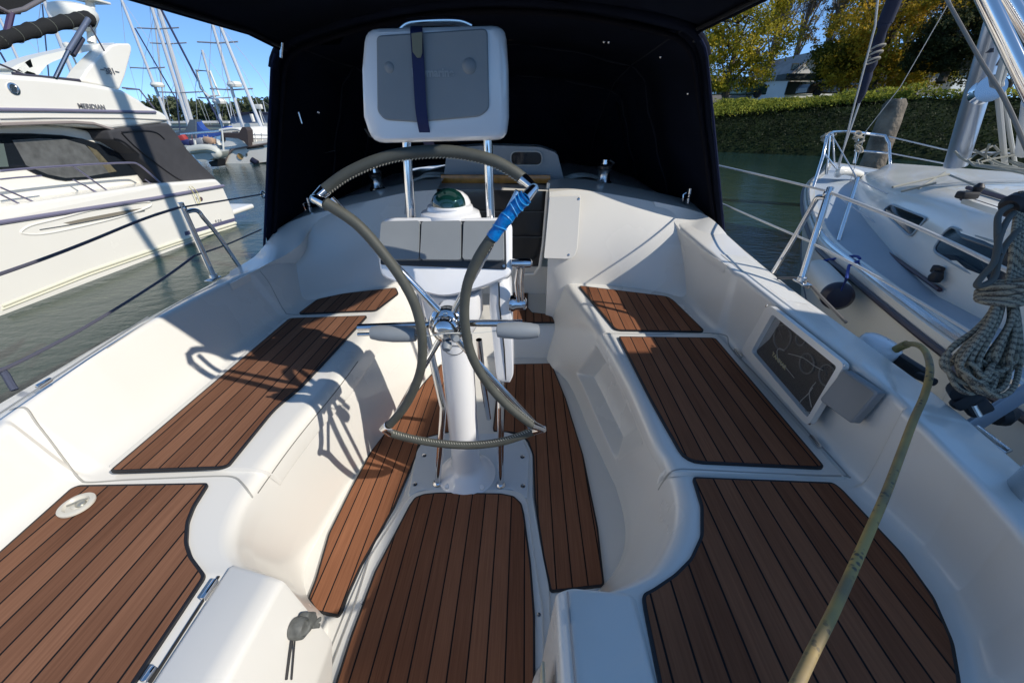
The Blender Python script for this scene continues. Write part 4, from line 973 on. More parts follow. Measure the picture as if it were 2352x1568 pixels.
# ---------------------------------------------------------------- hanging rope coil
coil_m=bpy.data.materials.new('flecked_rope'); coil_m.use_nodes=True; nt=coil_m.node_tree; b=nt.nodes['Principled BSDF']; b.inputs['Roughness'].default_value=.85
tc=nt.nodes.new('ShaderNodeTexCoord'); wv=nt.nodes.new('ShaderNodeTexWave'); wv.inputs['Scale'].default_value=34; wv.bands_direction='DIAGONAL'; wv.inputs['Distortion'].default_value=5; wv.inputs['Detail Scale'].default_value=14
nt.links.new(tc.outputs['Object'],wv.inputs['Vector']); cr=nt.nodes.new('ShaderNodeValToRGB'); cr.color_ramp.elements[0].position=.22; cr.color_ramp.elements[0].color=(.065,.058,.05,1); cr.color_ramp.elements[1].position=.36; cr.color_ramp.elements[1].color=(.30,.27,.20,1)
nt.links.new(wv.outputs['Fac'],cr.inputs[0]); nt.links.new(cr.outputs[0],b.inputs['Base Color'])
rc=thing('rope_coil','thick hank of flecked grey rope hanging at the right edge above the coaming','rope coil',P(2300,640,x=1.32))
rn=random.Random(11); 
def dq(px,py,j): return dep(px,py,.84+j)
kn=(2318,660)
for i in range(26):
    f=i/25; u=rn.uniform(-1,1); j=rn.uniform(-.03,.03)
    # one hanging bight: from the wrapped neck down to the bottom of the hank and back
    cx=2262+ (f-.5)*70; half=18+70*abs(f-.5)+rn.uniform(-8,8); bot=905+rn.uniform(-55,12)
    pts=[dq(2305+u*10,668,j*.3),dq(2288-half*.25+ (f-.5)*30,740,j),dq(cx-half,820+rn.uniform(-14,14),j),dq(cx-half*.72,bot-22,j),dq(cx,bot,j-.006),dq(cx+half*.72,bot-22,j),dq(cx+half,820+rn.uniform(-14,14),-j),dq(2318+half*.22+(f-.5)*22,740,-j),dq(2322+u*10,668,-j*.3)]
    MB().tube(catmull(pts,7),.0050,8).build('bight',coil_m,rc)
m=MB()
for i in range(5):
    c=dq(2312-i*3,652+i*9,-.004); u=Vector((.036,-.0,.01)); v=Vector((0,-.032,.008))
    m.tube([c+u*cos(a)+v*sin(a)+Vector((0,0,.006*sin(a+i))) for a in [2*pi*k/20 for k in range(20)]],.0056,8,closed=True)
m.build('neck_wrap',coil_m,rc)
for i in range(5):
    x0=2312+i*8; MB().tube(catmull([dq(x0,668,0),dq(x0+8,620,.02),dq(x0+14,560+i*6,.01),dq(x0+22,500,.03),dq(x0+34,440,.03)],6),.0052,8).build('bight',coil_m,rc)
lp_=mat('loop_rope',(.085,.085,.075),.85)
MB().tube(catmull([dep(2352,470,.9),dep(2318,500,.86),dep(2296,545,.82),dep(2284,600,.80),dep(2260,630,.80),dep(2244,652,.80),dep(2252,657,.80),dep(2282,640,.80),dep(2294,596,.81),dep(2312,560,.84),dep(2338,528,.86),dep(2362,500,.9)],6),.0056,10).build('loop',lp_,rc)
MB().tube(catmull([dep(2362,462,.9),dep(2330,470,.88),dep(2296,490,.86),dep(2291,530,.83),dep(2294,585,.81)],6),.0056,10).build('loop',lp_,rc)
m=MB(); m.lathe([(.018,-.02),(.026,-.01),(.026,.012),(.016,.02)],dep(2335,470,.88),axis=(1,.3,.4),n=16); m.build('hank_tie',BLACK,rc)
# ---------------------------------------------------------------- stern rail pad, snatch block, cord, inlet, aft winch
pn=thing('stern_rail','grey flat stern rail arm with dark bracket outboard of the right coaming','rail',P(2260,1000,x=1.5))
m=MB(); a=P(2222,985,x=1.44); b=dep(2400,872,1.02); d=(b-a); R_=basis(d,Vector((.6,.2,.75))); m.box((a+b)/2,(d.length*1.02,.045,.012),R_,bev=.004); m.build('rail_arm',mat('rail_grey',(.28,.32,.38),.35,metal=.3),pn)
m=MB(); m.lathe([(.03,-.02),(.035,0),(.02,.03)],dep(2300,950,1.12),axis=(1,0,.2),n=14); m.build('rail_bracket',BLACK,pn)
m=MB(); m.tube([P(2245,980,x=1.42),P(2318,1035,x=1.40),P(2310,1042,x=1.39),P(2262,1010,x=1.385)],.006,8); m.build('rail_clip',CHROME2,pn)
bk=thing('snatch_block','black double block hanging below the rope coil','block',dep(2230,920,1.0))
m=MB(); m.box(dep(2225,915,1.0),(.03,.035,.075),basis((.5,-.5,-.4),(0,1,0)),bev=.01); m.lathe([(.0,-.014),(.028,-.014),(.028,.014),(.0,.014)],dep(2212,898,1.0),axis=(.4,.9,.1),n=18); m.box(dep(2245,935,1.0),(.04,.03,.05),basis((.5,-.5,-.6),(0,1,0)),bev=.01); m.build('block_cheek',BLACK,bk)
MB().tube([dep(2236,930,.99),dep(2250,955,.99)],.006,8).build('block_pin',CHROME2,bk)
b2=thing('fender_hook','black clip standing outboard of the coaming under the yellow cord','clip',P(2100,850,x=1.42))
m=MB(); m.box(P(2085,838,x=1.46),(.03,.12,.04),bev=.01); m.lathe([(.012,0),(.012,.05)],P(2108,862,x=1.44),axis=(0,-1,.2),n=10); m.build('clip_body',BLACK,b2)
inl=thing('power_inlet','white domed shore power inlet outboard of the right coaming','power inlet',P(2020,795,x=1.42))
c=P(2026,790,x=1.43); m=MB(); m.lathe([(.058,-.03),(.060,-.008),(.056,.006),(.044,.015),(.018,.020),(.002,.021)],c,axis=(.25,-.1,1),n=36); m.build('inlet_cap',WPAINT,inl)
m=MB(); m.box(c+Vector((-.014,-.008,.017)),(.05,.014,.006),Matrix.Rotation(.4,3,'Z'),bev=.002); m.build('inlet_slot',mat('slot_maroon',(.05,.015,.02),.5),inl)
ycp=[P(2040,812,x=1.44),P(2062,800,x=1.43),P(2085,790,x=1.42),P(2110,793,x=1.40),P(2128,812,x=1.37),dep(2136,850,.97),dep(2124,905,.93),dep(2098,965,.88),dep(2068,1045,.82),dep(2036,1130,.75),dep(1997,1220,.69),dep(1957,1310,.63),dep(1911,1410,.57),dep(1870,1490,.53),dep(1832,1568,.49),dep(1790,1650,.46)]
cord_m=bpy.data.materials.new('weathered_yellow_cord'); cord_m.use_nodes=True; nt=cord_m.node_tree; b=nt.nodes['Principled BSDF']; b.inputs['Roughness'].default_value=.6
tc=nt.nodes.new('ShaderNodeTexCoord'); n1=nt.nodes.new('ShaderNodeTexNoise'); n1.inputs['Scale'].default_value=9; n1.inputs['Detail'].default_value=5
vo=nt.nodes.new('ShaderNodeTexVoronoi'); vo.inputs['Scale'].default_value=95; n3=nt.nodes.new('ShaderNodeTexNoise'); n3.inputs['Scale'].default_value=14
for x_ in (n1,vo,n3): nt.links.new(tc.outputs['Object'],x_.inputs['Vector'])
c1=nt.nodes.new('ShaderNodeValToRGB'); c1.color_ramp.elements[0].position=.4; c1.color_ramp.elements[0].color=(.24,.18,.09,1); c1.color_ramp.elements[1].position=.62; c1.color_ramp.elements[1].color=(.44,.31,.10,1); nt.links.new(n1.outputs['Fac'],c1.inputs[0])
c2=nt.nodes.new('ShaderNodeMapRange'); c2.inputs['From Min'].default_value=.25; c2.inputs['From Max'].default_value=.45; nt.links.new(vo.outputs['Distance'],c2.inputs['Value'])
c3=nt.nodes.new('ShaderNodeMapRange'); c3.inputs['From Min'].default_value=.48; c3.inputs['From Max'].default_value=.62; nt.links.new(n3.outputs['Fac'],c3.inputs['Value'])
mxx=nt.nodes.new('ShaderNodeMath'); mxx.operation='SUBTRACT'; mxx.use_clamp=True; nt.links.new(c3.outputs[0],mxx.inputs[0]); nt.links.new(c2.outputs[0],mxx.inputs[1])
mz=nt.nodes.new('ShaderNodeMix'); mz.data_type='RGBA'; nt.links.new(mxx.outputs[0],mz.inputs[0]); nt.links.new(c1.outputs[0],mz.inputs[6]); mz.inputs[7].default_value=(.10,.085,.055,1); nt.links.new(mz.outputs[2],b.inputs['Base Color'])
m=MB(); m.tube(catmull(ycp,8),.0076,14); yc=m.build('shore_power_cord',cord_m); props(yc,'weathered yellow power cord looping over the right coaming towards the camera','power cord')
m=MB(); q=catmull(ycp[:4],8); m.tube(q[:16],[.0105+.0015*(i%2) for i in range(16)],12); m.build('strain_relief',YCORD,yc)
aw=thing('winch','large primary winch at the right edge of the coaming','winch',P(2362,1160,x=1.25),0,'deck winches')
c=P(2362,1158,x=1.25)+Vector((.02,0,0)); m=MB(); m.lathe([(.07,-.06),(.072,-.02),(.06,0),(.052,.02),(.05,.07),(.058,.09)],c,n=36); m.build('drum',CHROME2,aw); m=MB(); m.lathe([(.058,.09),(.062,.1),(.05,.12)],c,n=36); m.build('self_tailer',mat('winch_black',(.02,.02,.022),.3),aw)
# rolled canvas on a spar with its strut, upper left (boarding side)
rs=thing('rolled_side_curtain','black canvas roll tied to a frame bar at the upper left','rolled curtain',P(100,70,x=-1.5))
X_=-1.55
pts=catmull([P(a,b,x=X_) for a,b in ((-30,112),(5,90),(60,74),(110,60),(160,49),(198,44),(212,48))],8)
rg=random.Random(4); n_=len(pts); BC=mat('black_canvas',(.010,.011,.012),.9,bump=.5,bscale=200)
m=MB(); m.tube(pts,[.0215+.0022*sin(i*1.1)+rg.uniform(-.0015,.0015)+(.004 if i>n_-12 else 0) for i in range(n_-3)]+[.022,.017,.008],14); o=m.build('canvas_roll',BC,rs)
for i in range(6,n_-12,6):
    d=(pts[i+1]-pts[i-1]).normalized(); u=d.cross(Vector((0,1,0))).normalized(); v=d.cross(u)
    m=MB(); m.tube([pts[i]+(u*cos(a)+v*sin(a))*.0235+d*.008*sin(a*.5) for a in [2*pi*k/16 for k in range(16)]],.0010,5,closed=True); m.build('tie_cord',mat('tie_cord',(.12,.135,.11),.8),rs)
m=MB(); m.tube([P(203,44,x=X_+.06),P(157,118,x=X_+.06)],.0085,12); m.build('strut_sleeve',mat('strut_grey',(.20,.23,.30),.35,metal=.6),rs)
m=MB(); m.tube([P(157,118,x=X_+.06),P(127,180,x=X_+.06)],.0065,12); m.build('strut_rod',CHROME2,rs)
m=MB(); m.tube([P(188,88,x=X_+.04),P(166,126,x=X_+.04)],.010,12); m.build('strut_cylinder',mat('strut_dark',(.10,.10,.13),.4,metal=.4),rs)
m=MB(); m.tube([P(206,58,x=X_+.05),P(240,118,x=X_+.05)],.0028,8); m.build('strut_stay',mat('strut_dark',(.10,.10,.13),.4,metal=.4),rs)
m=MB(); fl=[P(a,b,x=X_-.1) for a,b in ((-40,-60),(120,-60),(96,0),(60,20),(52,34),(14,34),(-40,30))]
m.slab(fl,.04,nrm=(1,0,0),bev=.008); m.build('folded_flap',BC,rs)
m=MB(); m.tube([P(-10,14,x=X_),P(20,30,x=X_),P(55,22,x=X_),P(100,-3,x=X_)],.007,10); m.build('flap_frame',mat('flap_grey',(.22,.20,.20),.4,metal=.4),rs)
m=MB(); m.tube([P(26,30,x=X_),P(12,92,x=X_)],.009,8); m.build('flap_leg',mat('leg_plum',(.05,.03,.08),.5),rs)
# ---------------------------------------------------------------- water
def plane(name,x0,x1,y0,y1,z,m,n=1):
    me=bpy.data.meshes.new(name); me.from_pydata([(x0,y0,z),(x1,y0,z),(x1,y1,z),(x0,y1,z)],[],[(0,1,2,3)]); me.update(); return link(name,me,m,None,False)
wm=bpy.data.materials.new('harbour_water'); wm.use_nodes=True; nt=wm.node_tree; b=nt.nodes['Principled BSDF']
b.inputs['Base Color'].default_value=(.016,.042,.038,1); b.inputs['Roughness'].default_value=.045; b.inputs['IOR'].default_value=1.33; b.inputs['Specular IOR Level'].default_value=.6
tc=nt.nodes.new('ShaderNodeTexCoord')
mp=nt.nodes.new('ShaderNodeMapping'); mp.inputs['Scale'].default_value=(1,1.6,1); mp.inputs['Rotation'].default_value=(0,0,.5); nt.links.new(tc.outputs['Object'],mp.inputs['Vector'])
n1=nt.nodes.new('ShaderNodeTexNoise'); n1.inputs['Scale'].default_value=5.5; n1.inputs['Detail'].default_value=5; n1.inputs['Roughness'].default_value=.6; nt.links.new(mp.outputs[0],n1.inputs['Vector'])
n2=nt.nodes.new('ShaderNodeTexNoise'); n2.inputs['Scale'].default_value=1.1; n2.inputs['Detail'].default_value=2; nt.links.new(mp.outputs[0],n2.inputs['Vector'])
ma=nt.nodes.new('ShaderNodeMath'); ma.operation='MULTIPLY_ADD'; ma.inputs[1].default_value=1.6; nt.links.new(n2.outputs['Fac'],ma.inputs[0]); nt.links.new(n1.outputs['Fac'],ma.inputs[2])
bp=nt.nodes.new('ShaderNodeBump'); bp.inputs['Distance'].default_value=.035; bp.inputs['Strength'].default_value=.3; nt.links.new(ma.outputs[0],bp.inputs['Height']); nt.links.new(bp.outputs['Normal'],b.inputs['Normal'])
props(plane('water',-700,900,-300,1500,WATER,wm),kind='structure')
# ---------------------------------------------------------------- motor yacht to port
XH=-5.65
my=thing('motor_yacht','large white flybridge motor yacht with dark canvas aft enclosure on the left','motor yacht',(-7.4,3,WATER))
def H(pix,x=XH): return [P(a,b,x=x) for a,b in pix]
def side_extrude(pts,x1,name,m_,par,bev=.0,taper=0.0):
    """side profile (in a fore and aft plane) given real beam"""
    a=pts; n=len(a); c=sum(a,Vector())/n
    far=[Vector((x1,p.y,p.z)) for p in a]
    m=MB(); m.add(list(a)+far,[tuple(range(n)),tuple(range(n,2*n))[::-1]]+[(i,n+i,n+(i+1)%n,(i+1)%n) for i in range(n)]); o=m.build(name,m_,par,smooth=False)
    if bev: md=o.modifiers.new('b','BEVEL'); md.width=bev; md.segments=3; md.limit_method='ANGLE'; md.angle_limit=radians(30); 
    return o
def ext_fwd(pts_px,x,dy):  # profile continued towards the bow, behind the camera
    pass
sheer=H([(510,426),(352,456),(0,511)]); aft_z=sheer[-1].z
hullp=H([(498,411),(367,421),(175,449),(0,476)],XH)+[Vector((XH,-6,.75)),Vector((XH+.1,-7,.3)),Vector((XH,-6,WATER-.2))]+[P(540,519,x=XH)+Vector((0,0,-.25)),P(541,497,x=XH),P(536,480,x=XH),P(512,425,x=XH)]
hull_o=side_extrude(hullp,XH-4.2,'hull',WHITEHULL,my,bev=.05)
# tumblehome-free rub rail, boot stripe
m=MB(); m.tube([p+Vector((.01,0,0)) for p in H([(512,427),(352,456),(0,511)])]+[Vector((XH+.01,-5,.62))],.028,8); m.build('rub_rail',mat('rail_grey_line',(.18,.17,.24),.4),my)
m=MB(); m.tube([p+Vector((.012,0,0)) for p in H([(512,427),(352,460),(0,516)])]+[Vector((XH+.012,-5,.59))],.010,8); m.build('rub_rail_insert',CHROME2,my)
bs=[(541,505),(541,513),(400,553),(200,624),(0,700),(0,693),(200,616),(400,546)]
def stripe(name,t,b_,mt,x=XH+.008):
    T=H(t,x); B=H(b_,x); m=MB(); 
    e=Vector((0,-6-T[-1].y,0)); T.append(T[-1]+e); B.append(B[-1]+e)
    m.grid([T,B]); return m.build(name,mt,my,smooth=False)
stripe('boot_stripe',[(540,500),(400,539),(200,606),(0,682)],[(540,508),(400,549),(200,617),(0,694)],mat('stripe_slate',(.10,.10,.17),.4))
m=MB(); m.tube([p+Vector((.015,0,0)) for p in H([(540,512),(400,556),(200,624),(0,703)])],.022,8); m.build('chine_strake',mat('strake_cream',(.72,.70,.55),.4),my)
m=MB(); m.tube([p+Vector((.02,0,0)) for p in H([(541,519),(400,562),(200,632),(0,711)])],.014,8); m.build('waterline_strake',mat('strake_cream',(.72,.70,.55),.4),my)
m=MB(); m.tube([p+Vector((.004,0,0)) for p in H([(395,480),(300,503),(150,536),(0,566)])],.004,6); m.build('hull_crease',mat('crease_grey',(.35,.34,.32),.5),my)
# hull side port with its long sculpted surround
sur=catmull(H([(48,532),(70,518),(130,503),(230,478),(330,464),(347,468),(335,478),(260,502),(150,528),(90,538),(55,537)],XH+.012),4,closed=True)
m=MB(); m.tube(sur,.014,8,closed=True); sp=m.build('port_surround',WHITEHULL,my)
m=MB(); plate(m,H([(90,527),(130,515),(200,500),(290,483),(330,478),(326,484),(250,500),(160,517),(92,528)],XH+.008),.006,bev=.001); m.build('hull_port',mat('port_tan',(.24,.215,.17),.2,coat=.5),sp)
m=MB(); m.tube(H([(90,528),(160,517),(250,500),(332,484)],XH+.016),.008,6); m.build('port_trim',CHROME2,sp)
# exhausts, through hulls
for q in ((77,640),(90,636),(495,508),(501,507),(506,506),(450,456)):
    c=P(*q,x=XH); MB().lathe([(.02,0),(.022,.008),(.012,.010),(.01,.0)],c,axis=(1,0,0),n=12).build('through_hull',CHROME2,my)
c=P(461,457,x=XH); MB().lathe([(.035,0),(.036,.01),(.028,.012),(.026,.003)],c,axis=(1,0,0),n=18).build('shore_inlet',mat('inlet_dark',(.12,.08,.09),.4),my)
m=MB(); m.tube(catmull(H([(434,428),(445,445),(452,462),(456,468),(460,460),(452,440),(440,428)],XH+.05),4),.006,6); m.build('yellow_line',mat('pale_yellow_rope',(.6,.55,.25),.8),my)
# swim platform
m=MB(); a=P(552,492,x=XH-.2); m.box((XH-2.0,P(541,500,x=XH).y+.32,P(541,492,x=XH).z+.02),(3.9,.9,.10),bev=.04,seg=3); m.build('swim_platform',WHITEHULL,my)
# deckhouse
XD=XH-.42
house=H([(371,421),(338,395),(300,358),(262,326),(240,318),(205,300),(150,288),(80,285),(0,290)],XD)+[Vector((XD,-3,1.35)),Vector((XD,-5.2,.65))]+H([(0,478),(175,450)],XD)
side_extrude(house,XH-3.8,'deckhouse',WHITEHULL,my,bev=.06)
# side window, dark glass with curtain
win=H([(-60,309),(0,308),(70,308),(143,312),(190,320),(229,332),(285,358),(330,384),(343,393),(341,397),(300,402),(200,411),(150,415),(129,412),(86,401),(57,387),(0,389),(-60,396)],XD+.006)
m=MB(); plate(m,win,.008,bev=.002); wn=m.build('side_window',GLASSDK,my)
cur=mat('curtain_behind_glass',(.115,.12,.12),.2,noise=.25,nscale=9)
m=MB(); plate(m,H([(28,322),(90,318),(150,320),(195,333),(225,362),(250,397),(200,406),(150,409),(110,401),(60,380)],XD+.016),.003,bev=.001); m.build('curtain',cur,wn)
m=MB(); plate(m,H([(200,335),(222,345),(245,370),(268,394),(250,397),(230,372)],XD+.021),.003,bev=.001); m.build('curtain',mat('curtain_ochre',(.13,.115,.075),.3,noise=.3,nscale=18),wn)
m=MB(); plate(m,H([(-60,330),(-60,386),(20,383),(8,330)],XD+.016),.003,bev=.001); m.build('curtain',mat('curtain_green',(.10,.13,.12),.4),wn)
m=MB(); plate(m,H([(318,384),(327,384),(331,394),(322,395)],XD+.018),.002,bev=.0005); m.build('sticker',mat('sticker_white',(.55,.62,.6),.5),wn)
m=MB(); m.tube(win+[win[0]],.008,6); m.build('window_trim',BLACK,wn)
m=MB(); m.tube(H([(340,432),(356,430)],XD+.02),.016,8); m.build('fairlead',BRONZE,my)
# flybridge band
XF=XH-.18
fb=H([(390,281),(384,264),(370,256),(338,243),(320,228),(281,206),(235,196),(183,187),(100,177),(0,169)],XF)+[Vector((XF,-2.5,1.95)),Vector((XF,-3.4,1.5))]+H([(0,290),(80,285),(150,287),(205,292),(249,296),(262,297)],XF)
fbo=side_extrude(fb,XH-3.9,'flybridge',WHITEHULL,my,bev=.09)
m=MB(); m.tube(H([(357,258),(250,256),(100,253),(0,252)],XF+.012)+[Vector((XF+.01,-2,P(0,252,x=XF).z+.1))],.020,8); m.build('flybridge_trim',mat('rail_grey_line',(.18,.17,.24),.4),my)
for l in ([(388,276),(300,272),(100,271),(0,273)],):
    m=MB(); m.tube(H(l,XF+.01),.007,6); m.build('moulding_line',mat('crease_grey',(.35,.34,.32),.5),my)
m=MB(); m.tube(H([(262,299),(215,284),(170,281),(0,286)],XF+.006),.02,6); m.build('eyebrow_strip',mat('taupe_stripe',(.28,.24,.22),.5),my)  # taupe strip along the lower edge of the flybridge
c=P(30,204,x=XF); m=MB(); m.lathe([(.06,0),(.062,.012),(.045,.016),(.04,.006),(.02,.006)],c,axis=(1,0,0),n=20); m.build('horn_recess',CHROME2,my)
pm=H([(186,244),(236,247)],XF+.012); text('name_lettering','MERIDIAN',.085,(pm[0]+pm[1])/2,basis(pm[1]-pm[0],(0,0,1)),mat('letter_grey',(.16,.16,.17),.4),my,extrude=.002,bold=.001)
# dark rim round the flybridge well, windscreen line
m=MB(); m.tube(H([(183,186),(130,181),(60,174),(30,170)],XF-.06),.022,8); m.tube(H([(0,148),(75,180)],XF-.1),.012,8); m.build('windscreen_rail',mat('rim_dark',(.05,.045,.06),.5),my)
# radar arch and fin
XA=XF-.15
fin=H([(270,100),(298,100),(303,108),(303,118),(288,175),(276,206),(183,187),(200,160),(207,152),(230,128),(255,104)],XA)
side_extrude(fin,XA-.25,'arch_fin',WHITEHULL,my,bev=.04)
tx=H([(232,164),(273,165)],XA+.012); text('number_lettering','381',.115,(tx[0]+tx[1])/2,basis(tx[1]-tx[0],(0,0,1)),mat('letter_grey',(.16,.16,.17),.4),my,extrude=.002,bold=.001)
for q in (((231,160),(240,161)),((265,164),(274,166))):
    m=MB(); m.tube(H(q,XA+.012),.006,6); m.build('number_dash',mat('letter_grey',(.1,.1,.11),.4),my)
def arc(px,w,name):
    up=H(px[0],XA-.2); lo=H(px[1],XA-.2); n=len(up); m=MB()
    m.grid([up,lo]); U2=[Vector((p.x-.22,p.y,p.z)) for p in up]; L2=[Vector((p.x-.22,p.y,p.z)) for p in lo]; m.grid([U2,L2]); m.grid([up,U2]); m.grid([lo,L2]); m.add([up[0],U2[0],L2[0],lo[0]],[(0,1,2,3)]); m.add([up[-1],U2[-1],L2[-1],lo[-1]],[(0,1,2,3)])
    return m.build(name,SAILWHITE,my,weld=True)
# the arch runs across the beam: near leg, top, far leg
arc(([(262,99),(235,101),(190,107),(140,118),(100,127),(70,136),(40,148),(25,157)],[(262,108),(235,113),(195,120),(150,131),(120,143),(108,150),(95,165),(84,178)]),.2,'radar_arch')
arc(([(70,136),(50,148)],[(84,178),(30,172)]),.2,'arch_leg')
# radome, masthead pole, light
XR=XA-.6
c=P(170,32,x=XR); m=MB(); m.lathe([(.10,-.20),(.20,-.14),(.27,-.04),(.28,.02),(.25,.09),(.16,.12),(.02,.13)],c,n=36); m.build('radome',SAILWHITE,my)
c0=P(211,100,x=XR); m=MB(); m.tube([c0,P(207,0,x=XR),P(205,-40,x=XR)],.055,16); m.box(P(200,0,x=XR),(.3,.5,.03),bev=.01); m.build('arch_mast',WHITEHULL,my)
c=P(154,101,x=XR+.2); m=MB(); m.lathe([(.03,-.06),(.05,-.03),(.055,0),(.02,.02)],c,n=16); m.tube([c+Vector((0,0,-.25)),c],.012,8); m.build('anchor_light',SAILWHITE,my)
# aft canvas enclosure
XC=XH-.12
cv_=H([(249,300),(300,292),(388,283),(405,305),(430,342),(465,380),(498,410),(470,421),(432,427),(385,421),(371,421),(352,396),(315,352),(275,326),(258,322)],XC)
cvm_=mat('charcoal_canvas',(.045,.045,.05),.9,noise=.12,nscale=6,bump=.2,bscale=300)
side_extrude(cv_,XH-3.7,'canvas_enclosure',cvm_,my,bev=.03)
for l in ([(280,304),(330,300),(360,305),(378,320)],[(280,306),(320,345),(400,405),(440,424)],[(262,318),(285,326),(320,355)]):
    m=MB(); m.tube(catmull(H(l,XC+.01),4),.010,6); m.build('canvas_seam',BLACK,my)
# side rail
rp=mat('rail_plum',(.24,.22,.30),.3,metal=.5)
m=MB(); XL=XH-.08
m.tube(catmull(H([(0,393),(80,386),(170,380),(240,376),(300,374),(318,378),(340,395),(372,424)],XL),4),.014,8)
for a,b_ in (((168,382),(246,438)),((0,430),(78,464)),((0,446),(48,470)),((195,426),(222,444))):
    m.tube(H([a,b_],XL),.011,8)
m.tube(H([(0,412),(40,408),(95,404)],XL),.009,8)
m.tube(H([(168,413),(193,426),(222,441)],XL),.009,8); m.tube(H([(333,412),(355,428)],XL),.008,8)
m.build('side_rail',rp,my)
m=MB(); m.tube(H([(281,202),(320,206),(355,250)],XF-.3),.012,6); m.tube(H([(320,206),(290,205)],XF-.3),.008,6); m.build('bridge_rail',rp,my)
# ---------------------------------------------------------------- neighbour sailing yacht to starboard
nb=thing('sailing_yacht','white sailing yacht moored alongside on the right, bow pointing away','sailboat',(3.6,2.5,WATER))
AX=Vector((.292,.956,0)).normalized(); AP=Vector((3.45,.45,0)); LT=Vector((-AX.y,AX.x,0))
def mir(p): 
    d=(p-AP); w_=d.dot(LT); return p-LT*(2*w_)
near=[P(a,b,z=.55) for a,b in ((1925,390),(1880,404),(1853,425),(1845,450),(1850,490),(1879,554),(1965,625),(2108,734),(2208,806),(2352,915))]
bow=AP+AX*7.95; bow.z=.62
l=near[-1]; near=[bow]+near[1:]+[l+Vector((-.04,-1.6,0)),l+Vector((.0,-4,0))]
sh=catmull(near,6)
for p in sh: p.z=.55+.07*max(0,(p-AP).dot(AX))/7.9
rows=[]; 
for i,p in enumerate(sh):
    s=(p-AP).dot(AX); w_=(p-AP).dot(LT); c0=p-LT*w_
    fr=max(0,s)/7.9; k=1-.42*fr**3; 
    wl=c0+LT*w_*(.93*(1-.35*fr)); wl=wl-AX*(.55*fr**2); wl.z=WATER
    dn=c0+LT*w_*.6-AX*(.7*fr**2); dn.z=WATER-.3
    mid=p.lerp(wl,.45)+LT*.02*(1-fr); 
    inn=c0+LT*max(0,w_-.10); inn.z=p.z+.004
    rows.append([Vector((inn.x,inn.y,inn.z-.05)),inn,p+Vector((0,0,.0)),p-Vector((0,0,.05)),mid,wl,dn])
m=MB(); m.grid(rows); m.grid([[mir(v) for v in r] for r in rows],flip=True)
nbh=m.build('hull',WHITEHULL,nb,weld=True)
def offs(dz,dw,rng=None): 
    out=[]
    for p in sh:
        w_=(p-AP).dot(LT); out.append(p+LT*dw+Vector((0,0,dz)))
    return out
m=MB(); m.tube(offs(-.05,.008),.016,8); m.build('rub_strake',mat('strake_maroon',(.06,.05,.06),.45),nb)
m=MB(); m.tube([r[2]+Vector((0,0,.01))-LT*.03 for r in rows],.018,8); m.build('toe_rail',CHROME2,nb)
m=MB(); m.tube([r[4]+LT*.006 for r in rows],.0045,6); m.build('cove_line',mat('cove_grey',(.08,.08,.10),.5),nb)
# deck
dkL=[]; 
for r in rows: dkL.append([r[0]+Vector((0,0,.045)), mir(r[0])+Vector((0,0,.045))])
m=MB(); m.grid(dkL); m.build('deck',mat('deck_bluegrey',(.38,.43,.48),.6,noise=.04,nscale=50),nb)
# coach roof: base line, shoulder, top
base=[P(a,b,z=.57) for a,b in ((1990,398),(1962,428),(1968,478),(2036,562),(2151,671),(2263,728))]; l=base[-1]; base+= [l+Vector((-.02,-.5,0)),l+Vector((.02,-3.0,0))]
topz=.92
tpp=[P(a,b,z=zz) for a,b,zz in ((2010,393,.70),(1996,400,.76),(2040,420,.84),(2110,436,.92),(2222,466,.96),(2352,500,.98))]; l=tpp[-1]; tpp+=[l+Vector((.0,-.8,0)),l+Vector((.05,-3.2,0))]
B=resample(catmull(base,6),40); T=resample(catmull(tpp,6),40)
rows2=[]
for bq,tq in zip(B,T):
    w_=(tq-AP).dot(LT); c0=tq-LT*w_; c0.z=tq.z+.10
    row=[bq+Vector((0,0,-.03)),bq]
    q=bq.lerp(tq,.75); 
    for k in range(1,4): row.append(bq.lerp(tq,.75*k/3)+LT*.02*sin(pi*k/4))
    q2=tq.lerp(c0,.15)
    for k in range(1,5): t=k/4; row.append(q*(1-t)**2+tq*2*t*(1-t)+q2*t*t)
    for k in range(1,6): t=k/5; p=q2.lerp(c0,t); row.append(p+Vector((0,0,.02*sin(pi*t))))
    mr=[mir(v) for v in row[:-1]][::-1]; rows2.append(row+mr)
m=MB(); m.grid(rows2); cr_=m.build('coach_roof',WHITEHULL,nb,weld=True)
